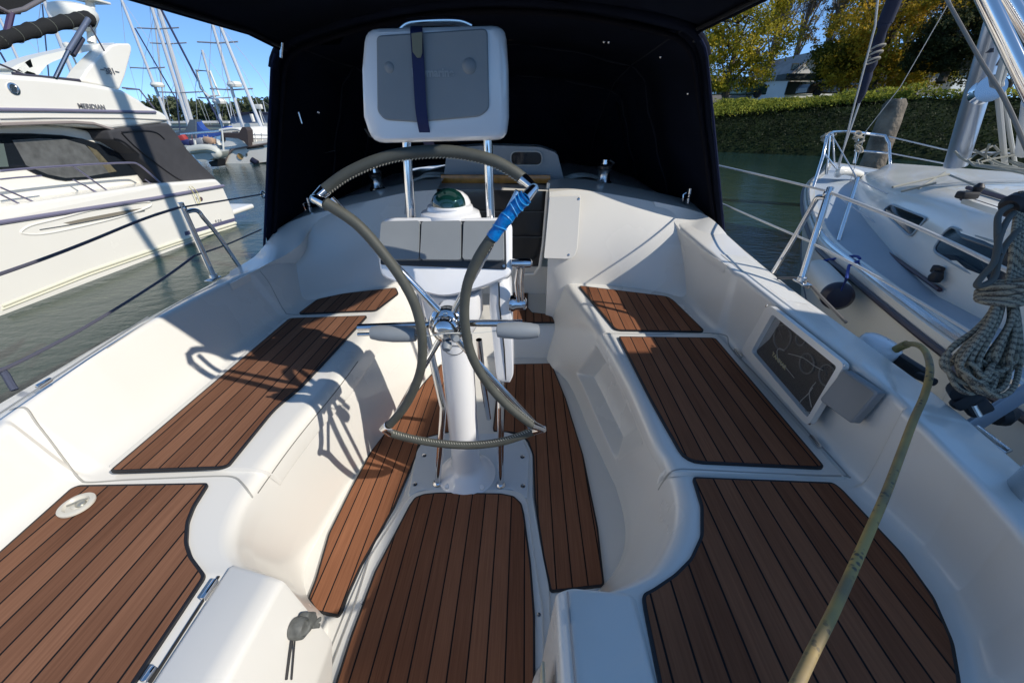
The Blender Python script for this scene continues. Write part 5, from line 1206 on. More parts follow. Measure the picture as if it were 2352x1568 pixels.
# windows on the shaded cabin side: lie on the sloping side plane
from mathutils.bvhtree import BVHTree
_vs=[v for r in rows2 for v in r]; _nc=len(rows2[0]); _fs=[(a*_nc+b_,a*_nc+b_+1,(a+1)*_nc+b_+1,(a+1)*_nc+b_) for a in range(len(rows2)-1) for b_ in range(_nc-1)]
_bvh=BVHTree.FromPolygons([tuple(v) for v in _vs],_fs)
def side_plane(pix,off):
    out=[]
    for a,b in pix:
        d=ray(a,b).normalized(); h=_bvh.ray_cast(CAM,d)
        if h[0] is None: out.append(P(a,b,z=.8)); continue
        n_=h[1] if h[1].dot(CAM-h[0])>0 else -h[1]
        out.append(h[0]+n_*off)
    return out
def surf_patch(pix,off,cols=10,rws=6):
    """a pane that follows the curved cabin side: a grid between the upper and lower outline"""
    n=len(pix); pts=[Vector((a,b,0)) for a,b in pix]; c=sum(pts,Vector())/n; m=MB(); vs=[]; K=5
    for k in range(K,0,-1): vs+=side_plane([tuple((c+(p-c)*(k/K))[:2]) for p in pts],off)
    fs=[]
    for k in range(K-1): fs+=[(k*n+i,k*n+(i+1)%n,(k+1)*n+(i+1)%n,(k+1)*n+i) for i in range(n)]
    fs.append(tuple(range((K-1)*n,K*n))); m.add(vs,fs); return m
for pix,l_ in (([(2050,470),(2126,499),(2130,503),(2098,541),(2090,541),(2033,488),(2035,480)],'smaller forward cabin window'),([(2190,522),(2330,570),(2352,600),(2340,690),(2300,668),(2153,580),(2150,570),(2172,536)],'larger aft cabin window')):
    q=rr_p=[(v.x,v.y) for v in roundpoly([Vector((a,b,0)) for a,b in pix],5,3)]
    f_=side_plane(q,.008); w1=surf_patch(q,.006).build('cabin_window',mat('tinted_window',(.008,.018,.032),.10,spec=.4),nb); w1['label']=l_
    m=MB(); m.tube(f_,.006,6,closed=True); m.build('window_frame',mat('frame_bluegrey',(.3,.37,.42),.4),w1)
m=MB(); m.tube([side_plane([(a,b)],.02)[0] for a,b in ((2042,578),(2170,668))],.011,8); m.build('grab_track',mat('track_maroon',(.05,.02,.03),.5),nb)
c=side_plane([(2166,640)],.03)[0]; m=MB(); m.lathe([(.025,-.02),(.03,0),(.02,.03)],c,n=12); m.box(c+Vector((.02,.03,.03)),(.03,.05,.04),bev=.008); m.build('genoa_car',BLACK,nb)
m=MB(); m.tube(catmull([P(a,b,z=.60) for a,b in ((1965,408),(1985,440),(2020,470),(2040,492))],4),.010,6); m.tube(catmull([P(a,b,z=.60) for a,b in ((1970,406),(1990,438),(2024,466),(2044,486))],4),.006,6); m.build('side_stripe',mat('stripe_steel',(.10,.11,.17),.4),nb)
# hatch with white frame on the roof
def onroof(pix,z): return [P(a,b,z=z) for a,b in pix]
m=MB(); m.slab(onroof([(2220,434),(2312,464),(2302,484),(2212,456)],1.04),.02); m.build('roof_hatch',WHITEHULL,nb)
m=MB(); m.tube(onroof([(2212,456),(2300,486),(2352,506)],1.03),.012,6); m.tube(onroof([(2222,431),(2330,462)],1.05),.009,6); m.build('handrail',mat('track_maroon',(.05,.02,.03),.5),nb)
c=P(2222,448,z=1.06); m=MB(); m.box(c,(.07,.04,.03),bev=.008); m.lathe([(.014,0),(.018,.02),(.008,.035)],c+Vector((.03,0,.012)),n=10); m.build('rope_organiser',BLACK,nb)
# mast, vang, halyards
mb_=P(2195,380,z=1.03); mtop=P(2325,-60,y=mb_.y-.1)
MST=mat('mast_alloy',(.42,.46,.52),.28,metal=.75)
m=MB(); d=(mtop-mb_).normalized(); e=mb_+d*5.2
n=20; u=Vector((1,0,0)); v=d.cross(u).normalized(); u=v.cross(d)
m.tube([mb_,e],.064,24); ms=m.build('mast',MST,nb)
for (a1,a2) in (((2283,98),(2272,122)),((2296,124),(2282,152))):
    m=MB(); pA=P(*a1,y=mb_.y-.10); pB=P(*a2,y=mb_.y-.10); m.tube([pA,pB],.024,10); m.build('mast_slot',mat('slot_dark',(.03,.03,.04),.5),ms)
m=MB(); m.tube([mb_+Vector((.25,-.1,.0)),P(2290,190,y=mb_.y-.3),P(2320,80,y=mb_.y-.3)],.016,8); m.tube([mb_+Vector((.32,-.1,.0)),P(2300,190,y=mb_.y-.3),P(2350,60,y=mb_.y-.3)],.012,8); m.build('halyards',mat('halyard',(.45,.45,.42),.7),nb)
c=P(2266,208,y=mb_.y-.25); m=MB(); m.lathe([(.07,-.04),(.06,0),(.075,.04)],c,axis=(-.3,-.8,.2),n=20); m.build('mast_winch',CHROME,nb)
m=MB(); m.tube([mb_+Vector((.1,-.3,.12)),P(2380,225,y=mb_.y-1.0)],.045,12); m.build('boom_vang',mat('vang_grey',(.5,.53,.56),.4),nb)
m=MB(); rg=random.Random(3)
for i in range(9):
    m.tube(catmull([mb_+Vector((rg.uniform(-.15,.3),-.12+rg.uniform(-.05,.05),0.08+rg.uniform(0,.08))),mb_+Vector((rg.uniform(-.1,.3),-.2,.02)),mb_+Vector((rg.uniform(-.4,.5),-.5-rg.uniform(0,.5),-.01))],4),.007,6)
m.build('mast_foot_lines',mat('lines_mixed',(.28,.28,.24),.8),nb)
m=MB(); 
for a,b_ in (((2050,430),(2180,400)),((2110,433),(2170,397)),((2180,402),(2352,470)),((2070,440),(2150,420))):
    m.tube([P(*a,z=1.0),P(*b_,z=1.05)],.006,6)
m.build('deck_lines',mat('lines_mixed',(.28,.28,.24),.8),nb)
# pulpit
def pul(pts,r=.0135): return MB().tube(catmull(pts,5),r,10)
pa=P(1898,425,z=.60); pb=P(1944,384,z=.66)
zt=1.28
m=MB()
def up(px,py,z): return P(px,py,z=z)
yb=5.6
m.tube([P(1868,430,y=5.2),P(1890,360,y=5.4),P(1900,312,y=5.5),P(1912,304,y=5.6),P(1935,302,y=6.2),P(1968,304,y=6.6),P(2010,309,y=6.6),P(2033,312,y=6.5),P(2042,330,y=6.4),P(2046,392,y=6.2)],.017,10)
m.tube([P(1905,312,y=5.6),P(1898,400,y=5.6)],.016,10); m.tube([P(1912,306,y=5.7),P(1916,372,y=5.8)],.014,10)
m.tube([P(1972,306,y=6.6),P(1962,375,y=6.6)],.016,10); m.tube([P(1892,352,y=5.5),P(1925,392,y=5.8)],.012,8); m.tube([P(1962,345,y=6.6),P(2042,352,y=6.4)],.012,8)
m.build('pulpit',CHROME,nb)
rg=random.Random(8)
for cx_,cy_ in ((1903,310),(1976,308)):
    m=MB()
    for i in range(7):
        c=P(cx_+rg.uniform(-7,7),cy_+rg.uniform(-4,12)+ (i*5 if cx_>1950 else 0),y=5.9 if cx_<1950 else 6.5); m.tube([c+Vector((.05*cos(a),.02*sin(a),.03*sin(a+i))) for a in [2*pi*k/10 for k in range(10)]],.013,6,closed=True)
    m.build('pulpit_lashing',mat('lashing_tan',(.35,.31,.24),.85),nb)
# neighbour lifelines + stanchion
m=MB(); m.tube([P(1970,410,y=3.95),P(1925,555,z=.56)],.0145,10); m.box(P(1925,556,z=.56),(.12,.10,.01)); m.build('stanchion',CHROME,nb)
m=MB(); m.tube([P(2042,314,y=6.4),P(2170,344,y=5.6),P(2200,348,y=5),P(2380,354,y=4.5)],.008,6); m.tube([P(2044,352,y=6.4),P(2170,376,y=5.6)],.008,6); 
m.build('guard_wires',mat('wire_pale',(.5,.5,.5),.4,metal=.4),nb); m=MB(); m.tube([P(1907,304,y=5.6),P(1970,412,y=3.95)],.006,6); m.tube([P(1970,412,y=3.95),P(2100,475,y=3.0),P(2352,590,y=2.0)],.006,6)
m.build('guard_wires',mat('wire_pale',(.5,.5,.5),.4,metal=.4),nb); m=MB(); m.tube([P(1930,455,y=4.2),P(2000,505,y=3.3),P(2150,600,y=2.4),P(2300,690,y=1.9)],.005,6); m.build('guard_wires',mat('wire_pale',(.5,.5,.5),.4,metal=.4),nb)
# forestay with furled headsail above the pulpit
m=MB(); fb0=P(1925,378,y=6.4); m.tube([fb0,P(1990,190,y=6.1)],.012,8); m.tube([P(1925,392,y=6.2),P(1960,250,y=5.8),P(2010,60,y=5.3),P(2018,-20,y=5.2)],.010,8)
m.tube([P(1952,418,y=5.4),P(1990,300,y=5.2),P(2068,200,y=5.0),P(2120,110,y=4.8),P(2192,-15,y=4.5)],.004,6); m.build('forestay',mat('wire_pale',(.5,.5,.5),.4,metal=.4),nb)
m=MB(); pts=[P(1972,235,y=6.1),P(1984,205,y=6.0),P(1996,165,y=6.0),P(2008,130,y=5.9),P(2018,95,y=5.9),P(2030,62,y=5.8),P(2034,50,y=5.8),P(2058,-10,y=5.7),P(2085,-80,y=5.6)]
m.tube(catmull(pts,4),[v*.8 for v in [.03,.035,.045,.05,.05,.05,.06,.06,.05,.06,.07,.06,.055,.055,.06,.07,.07,.065,.06,.06,.065,.075,.08,.085,.09,.09,.09,.09,.09,.09,.09,.09,.09]],14); m.build('furled_headsail',mat('sailcover_navy',(.012,.016,.04),.85,bump=.4,bscale=30),nb)
for i in range(3):
    c=P(2003+i*6,140-i*15,y=5.85); m=MB(); m.tube([c+Vector((.07*cos(a),.05*sin(a),.03*cos(a+1))) for a in [2*pi*k/14 for k in range(14)]],.011,6,closed=True); m.build('sail_tie',mat('tie_tan',(.3,.27,.22),.8),nb)
# anchor / bow roller blob
m=MB(); m.tube(catmull([P(1925,400,z=.66),P(1935,392,z=.75),P(1960,396,z=.7),P(1975,402,z=.66)],4),.05,10); m.build('anchor_locker_lid',WHITEHULL,nb)
# unseen box added aft of the frame, shaped to shade the own helm seats
m=MB(); 
q=[Vector((3.2,.55,.5)),Vector((3.2,-2.1,.5)),Vector((3.2,-2.1,2.72)),Vector((3.2,.25,2.72)),Vector((3.2,.55,2.2))]
m.add(q+[v+Vector((2.6,0,0)) for v in q],[(0,1,2,3,4),(9,8,7,6,5)]+[(i,5+i,5+(i+1)%5,(i+1)%5) for i in range(5)]); m.build('unseen_shade_box',mat('shade_box_pale',(.62,.60,.55),.8),nb)
# fender between the boats
fe=thing('fender','white cylindrical fender with black end hanging on blue line against the neighbour hull','fender',P(1900,660,y=2.6))
fa=P(1872,618,y=2.62); fb_=P(1925,682,y=2.05); d=(fb_-fa).normalized(); L=(fb_-fa).length
m=MB(); m.lathe([(.02,-.03),(.055,.0),(.075,.04),(.080,.10),(.080,L-.08),(.077,L-.03)],fa,axis=d,n=32); m.build('fender_body',mat('fender_white',(.62,.60,.54),.4),fe)
m=MB(); m.lathe([(.0775,L-.03),(.074,L),(.055,L+.02),(.02,L+.025)],fa,axis=d,n=32); m.build('fender_end',mat('fender_navy',(.01,.012,.03),.4),fe)
m=MB(); m.tube(catmull([fa+Vector((0,0,.05)),P(1915,595,y=2.55),P(1962,588,z=.60),P(1975,594,z=.62)],4),.008,6); m.tube([P(1972,600,z=.62),P(1950,610,y=2.2),P(1944,640,y=2.0),fb_+Vector((0,0,.02))],.008,6); m.build('fender_line',BLUEROPE,fe)
# mooring pile
pi_=thing('mooring_pile','weathered leaning timber pile standing in the water behind the neighbour bow','pile',P(1990,400,y=10.5))
b0=P(1988,420,y=10); t0=P(2056,240,y=10)
b1=b0+(b0-t0).normalized()*1.2
m=MB(); n=24; pts=[b1.lerp(t0,k/16) for k in range(17)]+[t0+(t0-b0).normalized()*.10]; rg=random.Random(9)
m.tube(pts,[.27-.004*k+rg.uniform(-.008,.008) for k in range(17)]+[.14],20); m.build('timber',mat('weathered_timber',(.17,.14,.105),.9,noise=.55,nscale=3.2,bump=1.0,bscale=14,bdist=.03),pi_)
# ---------------------------------------------------------------- bank and land to starboard
rb=random.Random(21)
gm_=mat('bank_shade_green',(.012,.02,.008),.95,noise=.6,nscale=1.3,spec=.1)  # near black green: the shade on the bank is put into the colour
gtop=mat('bank_grass',(.10,.12,.03),.95,noise=.55,nscale=.9,spec=.1)
def lerp2(l,x):
    for i in range(len(l)-1):
        if l[i][0]<=x<=l[i+1][0]:
            t=(x-l[i][0])/(l[i+1][0]-l[i][0]); return [l[i][k]+(l[i+1][k]-l[i][k])*t for k in range(len(l[0]))]
    return list(l[-1] if x>l[-1][0] else l[0])
BASE=[(2,31),(11,27.5),(20,21.5),(30,16),(46,9),(75,-4)]
TOP=[(0,38,1.6),(12,33.5,1.75),(22,27.5,2.15),(32,21.5,2.1),(48,14,2.0),(78,0,2.0)]
rows=[]
for i in range(90):
    xb=2+73*i/89; yb=lerp2(BASE,xb)[1]; xt=xb*1.03+.5; _,yt,zt_=lerp2(TOP,xt); row=[]
    for k in range(12):
        t=k/11; z=WATER-.2+(zt_-WATER+.2)*(t**.72); row.append(Vector((xb+(xt-xb)*t+rb.uniform(-.12,.12), yb+(yt-yb)*t+rb.uniform(-.12,.12), z+rb.uniform(-.1,.1))))
    rows.append(row)
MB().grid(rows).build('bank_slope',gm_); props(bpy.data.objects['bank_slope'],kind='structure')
m=MB(); m.grid([[r[-1]-Vector((0,.3,.05)) for r in rows],[r[-1]+Vector((2.5,5,.05)) for r in rows],[r[-1]+Vector((8,18,.15)) for r in rows],[r[-1]+Vector((300,600,.4)) for r in rows]])
props(m.build('land',gtop),kind='structure')
def leafmesh(pts,size,rnd,flat=0.0):
    vs=[];fs=[]
    for p in pts:
        s=size*rnd.uniform(.6,1.35); a=Vector((rnd.gauss(0,1),rnd.gauss(0,1),rnd.gauss(0,1))).normalized(); b=a.cross(Vector((rnd.gauss(0,1),rnd.gauss(0,1),rnd.gauss(0,1)))).normalized()
        n=len(vs); vs+=[p-a*s,p+b*s*.55,p+a*s,p-b*s*.55]; fs.append((n,n+1,n+2,n+3))
    return vs,fs
def leafmat(name,c1,c2,c3=None,sc=.8):
    if name in MATS: return MATS[name]
    m=bpy.data.materials.new(name); m.use_nodes=True; nt=m.node_tree; b=nt.nodes['Principled BSDF']; b.inputs['Roughness'].default_value=.55; b.inputs['Specular IOR Level'].default_value=.12
    tc=nt.nodes.new('ShaderNodeTexCoord'); n=nt.nodes.new('ShaderNodeTexNoise'); n.inputs['Scale'].default_value=sc; n.inputs['Detail'].default_value=9; n.inputs['Roughness'].default_value=.75
    nt.links.new(tc.outputs['Object'],n.inputs['Vector']); r=nt.nodes.new('ShaderNodeValToRGB'); e=r.color_ramp.elements; e[0].position=.38; e[0].color=(*c1,1); e[1].position=.62; e[1].color=(*c2,1)
    if c3: x=r.color_ramp.elements.new(.52); x.color=(*c3,1)
    nt.links.new(n.outputs['Fac'],r.inputs[0]); nt.links.new(r.outputs[0],b.inputs['Base Color'])
    tr=nt.nodes.new('ShaderNodeBsdfTranslucent'); nt.links.new(r.outputs[0],tr.inputs['Color']); mx=nt.nodes.new('ShaderNodeMixShader'); mx.inputs[0].default_value=.42
    nt.links.new(b.outputs[0],mx.inputs[1]); nt.links.new(tr.outputs[0],mx.inputs[2]); nt.links.new(mx.outputs[0],nt.nodes['Material Output'].inputs[0]); MATS[name]=m; return m
# brambles over the bank, coloured dark to paint its shade
pts=[]
for i in range(42000):
    a=rb.random()**1.5; xb=4+60*a; yb=lerp2(BASE,xb)[1]; xt=xb*1.03+.5; _,yt,zt_=lerp2(TOP,xt); t=rb.random(); z=WATER+(zt_-WATER)*(t**.72)
    pts.append(Vector((xb+(xt-xb)*t,yb+(yt-yb)*t-rb.random()*.25,z+rb.random()*.3)))
v,f=leafmesh(pts,.065,rb); m=MB(); m.add(v,f); props(m.build('undergrowth',leafmat('bramble',(.010,.018,.006),(.030,.042,.013),None,.7),smooth=False),'bramble growth covering the steep bank, dark leaf colour standing in for shade','undergrowth',kind='stuff')
pts=[]
for i in range(24000):
    a=rb.random()**1.4; x=6+58*a; _,y,z=lerp2(TOP,x); h=.22+.30*min(1,max(0,(x-14)/8)); u=rb.random()
    pts.append(Vector((x+rb.uniform(-.3,.3),y+rb.uniform(-.6,.9),z+h*u+(.12*sin(x*2.3)+.16*sin(x*.9+1)+.10*sin(x*5.1))*u)))
for i in range(15000):  # bright leaves down the upper slope paint its sunlit wedge
    xb=5+16*rb.random(); yb=lerp2(BASE,xb)[1]; xt=xb*1.03+.5; _,yt,zt_=lerp2(TOP,xt); lo=.42+.56*max(0,(xb-8)/13); t=lo+(1-lo)*rb.random()**.7; z=WATER+(zt_-WATER)*(t**.72)
    pts.append(Vector((xb+(xt-xb)*t,yb+(yt-yb)*t-.35,z+.1+rb.random()*.3)))
v,f=leafmesh(pts,.075,rb); m=MB(); m.add(v,f); props(m.build('grass',leafmat('hedge_leaf',(.13,.17,.025),(.44,.44,.07),None,.9),smooth=False),'sunlit yellow green hedge and long grass along the top of the bank','grass',kind='stuff')
# ---------------------------------------------------------------- trees
def tree(name,label,cat,base,h,crown_c,crown_r,mats_,n,leaf,group=None,trunk_r=.25,limbs=9,seed=1,gap=.35,bare=0,bark=(.09,.075,.055)):
    r=random.Random(seed); t=thing(name,label,cat,base,0,group); B=Vector(base)
    bk=mat('bark_%d'%int(bark[0]*1000),bark,.95,noise=.4,nscale=3)
    m=MB(); top=B+Vector((r.uniform(-.3,.3),0,h*.92)); spine=[B.lerp(top,k/7)+Vector((r.uniform(-.12,.12),r.uniform(-.12,.12),0))*(k>0) for k in range(8)]
    m.tube(spine,[trunk_r*(1-.8*k/7) for k in range(8)],9)
    C=Vector(crown_c); tips=[]
    for i in range(limbs):
        k=r.uniform(.25,.9); s=spine[int(k*7)]; d=Vector((r.gauss(0,1),r.gauss(0,1),r.uniform(.2,1.2))).normalized()
        e=C+Vector((d.x*crown_r[0],d.y*crown_r[1],d.z*crown_r[2]*.8))*r.uniform(.6,.95); mid=s.lerp(e,.5)+Vector((0,0,r.uniform(-.2,.4)))
        m.tube([s,mid,e],[trunk_r*.35,trunk_r*.2,trunk_r*.05],6); tips.append(e)
        for j in range(3+bare):
            q=s.lerp(e,r.uniform(.4,.95)); e2=q+Vector((r.gauss(0,1),r.gauss(0,1),r.uniform(0,1.3))).normalized()*crown_r[0]*r.uniform(.25,.5); m.tube([q,e2],[trunk_r*.1,.01],4); tips.append(e2)
            for _ in range(bare): 
                q2=q.lerp(e2,r.random()); m.tube([q2,q2+Vector((r.gauss(0,.5),r.gauss(0,.5),r.uniform(.2,1.3)))],[.022,.006],3)
    m.build('trunk',bk,t)
    # clumps spread through the crown volume
    cl=[]
    while len(cl)<max(30,n//70):
        p=Vector((r.uniform(-1,1),r.uniform(-1,1),r.uniform(-1,1)))
        if p.length<1 and p.length>gap*r.random(): cl.append((C+Vector((p.x*crown_r[0],p.y*crown_r[1],p.z*crown_r[2])),r.uniform(.05,.125)*crown_r[0]))
    pts=[]
    for i in range(int(n*1.8)):
        c,s=cl[r.randrange(len(cl))]; pts.append(c+Vector((r.gauss(0,s),r.gauss(0,s),r.gauss(0,s*.75)+ (-.1*s))))
    pts=[p for p in pts if p.z>B.z+.6]
    v,f=leafmesh(pts,leaf*.56,r); m=MB(); m.add(v,f); m.build('crown',mats_,t,smooth=False); return t
MAP=leafmat('maple_leaf',(.13,.13,.015),(.62,.44,.045),(.38,.33,.03),.55)
MAP2=leafmat('maple_leaf_orange',(.18,.14,.018),(.70,.38,.045),(.45,.33,.03),.5)
GRN=leafmat('green_leaf',(.02,.035,.01),(.10,.12,.03),None,.6)
POP=leafmat('poplar_leaf',(.09,.08,.03),(.26,.19,.06),None,.8)
DRK=leafmat('dark_needle',(.03,.042,.018),(.12,.12,.045),None,.7)
def T(px,py,y): return P(px,py,y=y)
GZ=2.3
def tr(px,y,zc_py,rx,rz,**k):
    """crown centre on the sight line of the measured centre; foot straight below on the land"""
    c=T(px,zc_py,y); b=Vector((c.x,c.y,2.3)); return b,c
grp='autumn maples along the bank top'
b,c=tr(1700,37,75,0,0); tree('maple_tree','broad golden green maple next to the sprayhood edge','tree',b,(c.z-2.3)+3.2,c,(4.1,3.6,3.9),MAP,11000,.19,grp,.26,12,31)
b,c=tr(1960,37,135,0,0); tree('maple_tree','dense darker green maple in front of the white gabled house','tree',b,c.z+2,c,(2.9,2.6,1.5),leafmat('maple_green',(.05,.075,.012),(.26,.23,.035),(.14,.14,.022),.6),8500,.18,grp,.24,10,32)
b,c=tr(2055,34,75,0,0); tree('maple_tree','tall orange topped maple behind the furled headsail','tree',b,c.z+2,c,(3.9,3.6,4.2),MAP2,11000,.18,grp,.25,12,33)
b,c=tr(2000,40,30,0,0); tree('maple_tree','olive orange maple crown reaching the top edge left of the furled sail','tree',b,c.z+2,c,(3.2,3.0,4.4),MAP2,5000,.18,grp,.2,9,34)
b,c=tr(2125,38,152,0,0); tree('maple_tree','small yellow green tree over the grey roof','tree',b,c.z-.8,c,(2.7,2.2,1.5),MAP,3000,.16,grp,.12,7,35)
grp='thin poplars behind the maples'
for i,(px,y,lab,tp) in enumerate(((1800,50,'thin half bare poplar rising right behind the first golden maple',-40),(1868,52,'thin half bare poplar between the two nearest maples',-60),(1935,54,'thin bare topped poplar above the dark green maple',-60),(2105,50,'loose half bare tree against the sky right of the furled sail',-20),(2190,46,'loose half bare tree behind the neighbour mast',-20))):
    b,c=tr(px,y,tp+60,0,0); tree('poplar_tree',lab,'tree',b,c.z+3,c,(2.2 if i<3 else 3.6,2.2,7.0),POP if i<3 else GRN,1500 if i<3 else 2600,.17,grp,.3,22,50+i,gap=.2,bare=4,bark=(.13,.11,.09))
b,c=tr(2185,30,100,0,0); tree('dark_pine','dark leaning pine left of the neighbour mast','tree',P(2160,190,y=30),c.z-1.4,c,(2.0,2.0,1.8),DRK,7500,.15,None,.26,10,71)
b,c=tr(2300,30,60,0,0); tree('dark_pine','dark evergreen mass behind the arch legs at the right edge','tree',b,c.z,c,(3.6,2.6,3.4),DRK,8000,.16,None,.26,10,72)
b,c=tr(2345,27,150,0,0); tree('bare_tree','grey bare twiggy bush tree at the right edge above the hedge','tree',b,c.z+1,c,(2.2,2,2.4),leafmat('dry_leaf',(.08,.07,.05),(.16,.13,.09)),2500,.08,None,.14,18,73,bare=4)
# ---------------------------------------------------------------- houses above the bank
def house(name,label,x0,x1,ytop_eave,yb,Y,depth,wallm,roofm,ridge_px,windows,gable=False,door=None):
    t=thing(name,label,'house',P((x0+x1)/2,yb,y=Y))
    A=P(x0,yb,y=Y); B_=P(x1,yb,y=Y); z0=A.z-.8; z1=P((x0+x1)/2,ytop_eave,y=Y).z; zr=P((x0+x1)/2,ridge_px,y=Y).z
    m=MB(); m.box(((A.x+B_.x)/2,Y+depth/2,(z0+z1)/2),(B_.x-A.x,depth,z1-z0))
    cx=(A.x+B_.x)/2
    if gable: m.add([(A.x,Y,z1),(B_.x,Y,z1),(cx,Y,zr),(A.x,Y+depth,z1),(B_.x,Y+depth,z1),(cx,Y+depth,zr)],[(0,1,2),(5,4,3)])
    m.build('wall',wallm,t,smooth=False)
    m=MB(); e=.35
    if gable:
        for s in (-1,1):
            ex=cx+s*((B_.x-A.x)/2+e); ez=z1-e*(zr-z1)/((B_.x-A.x)/2)
            m.add([(ex,Y-e,ez),(cx,Y-e,zr+.05),(cx,Y+depth+e,zr+.05),(ex,Y+depth+e,ez),(ex,Y-e,ez+.18),(cx,Y-e,zr+.23),(cx,Y+depth+e,zr+.23),(ex,Y+depth+e,ez+.18)],[(0,1,2,3),(7,6,5,4),(0,4,5,1),(2,6,7,3),(0,3,7,4)])
    else:
        m.add([(A.x-e,Y-e,z1),(B_.x+e,Y-e,z1),(B_.x+e,Y+depth/2,zr),(A.x-e,Y+depth/2,zr),(A.x-e,Y+depth+e,z1),(B_.x+e,Y+depth+e,z1)],[(0,1,2,3),(3,2,5,4),(0,3,4),(1,5,2),(0,4,5,1)])
    m.build('roof',roofm,t,smooth=False)
    for (a,b,c_,d_,mt) in windows:
        p=P(a,b,y=Y-.05); q=P(c_,d_,y=Y-.05)
        m=MB(); m.box(((p.x+q.x)/2,Y-.03,(p.z+q.z)/2),(abs(q.x-p.x)+.16,.10,abs(q.z-p.z)+.16)); fr=m.build('window',mat('frame_dark',(.04,.05,.05),.5),t,smooth=False)
        m=MB(); m.box(((p.x+q.x)/2,Y-.07,(p.z+q.z)/2),(abs(q.x-p.x),.06,abs(q.z-p.z))); m.build('pane',mt,fr,smooth=False)
    return t
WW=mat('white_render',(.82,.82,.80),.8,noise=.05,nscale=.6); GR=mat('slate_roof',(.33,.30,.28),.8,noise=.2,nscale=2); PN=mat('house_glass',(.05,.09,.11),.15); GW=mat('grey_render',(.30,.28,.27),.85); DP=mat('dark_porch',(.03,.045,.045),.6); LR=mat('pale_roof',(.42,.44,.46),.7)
house('gabled_house','white gabled house with small upper window and dark porch between the maples',1802,1888,170,222,44,8,WW,GR,124,[(1822,148,1830,160,PN),(1812,190,1828,216,DP),(1842,190,1856,214,PN),(1862,190,1872,212,PN)],gable=True)
m=MB(); a=P(1800,177,y=42.5); b_=P(1892,177,y=42.5); m.box(((a.x+b_.x)/2,42.9,a.z),(b_.x-a.x,1.6,.45)); pr_=m.build('porch_roof',DP,bpy.data.objects['gabled_house'],smooth=False)
m=MB(); 
house('white_annex','bright white flat fronted annex with narrow dark windows beside the gabled house',1895,1958,180,216,46,6,WW,GR,164,[(1927,180,1930,208,DP),(1934,180,1937,208,DP),(1904,181,1908,185,DP),(1920,181,1924,185,DP)])
house('garage_building','low white building with wide dark doorway behind the furled sail foot',1980,2042,176,212,46,6,WW,GR,162,[(1993,182,2016,203,DP)])
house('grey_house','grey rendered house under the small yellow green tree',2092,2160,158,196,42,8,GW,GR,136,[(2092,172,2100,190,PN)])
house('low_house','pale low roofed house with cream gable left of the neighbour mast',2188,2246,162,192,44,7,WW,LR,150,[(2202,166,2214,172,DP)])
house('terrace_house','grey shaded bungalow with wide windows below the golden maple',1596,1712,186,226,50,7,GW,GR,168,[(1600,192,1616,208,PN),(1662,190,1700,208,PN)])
house('white_wing','narrow white wing between the bungalow and the gabled house',1742,1774,185,224,49,6,WW,GR,172,[(1764,192,1772,216,DP)])
# parked cars on the bank top
def car(label,px,py,Y,L,col):
    c=P(px,py,y=Y); t=thing('parked_car',label,'car',c,0,'cars parked above the bank'); h=1.35; 
    pr=[(-.5,0),(-.5,.30),(-.47,.5),(-.40,.56),(-.24,.62),(-.12,.95),(.14,.98),(.30,.66),(.45,.58),(.5,.42),(.5,0)]
    q=[Vector((c.x+x*L,Y-.85,c.z+z*h)) for x,z in pr]; n=len(q); f=[v+Vector((0,1.7,0)) for v in q]; m=MB(); m.add(q+f,[tuple(range(n)),tuple(range(n,2*n))[::-1]]+[(i,n+i,n+(i+1)%n,(i+1)%n) for i in range(n)])
    o=m.build('body',col,t,smooth=False); md=o.modifiers.new('b','BEVEL'); md.width=.08; md.segments=2
    m=MB(); g=[Vector((c.x+x*L,Y-.87,c.z+z*h)) for x,z in ((-.22,.63),(-.12,.9),(.13,.92),(.26,.66))]; m.add(g,[(0,1,2,3)]); m.build('window',GLASSDK,t,smooth=False)
    for s in (-.32,.32):
        m=MB(); m.lathe([(.30,-.1),(.32,0),(.30,.1)],(c.x+s*L,Y-.85,c.z+.05),axis=(0,1,0),n=16); m.build('wheel',BLACK,t)
car('dark green car parked under the golden maple, seen between trunks',1692,219,41,4.2,mat('car_green',(.02,.06,.05),.2,coat=.8))
car('low brown black car parked in front of the white annex',1902,216,40,4.6,mat('car_brown',(.035,.028,.026),.3,coat=.6))
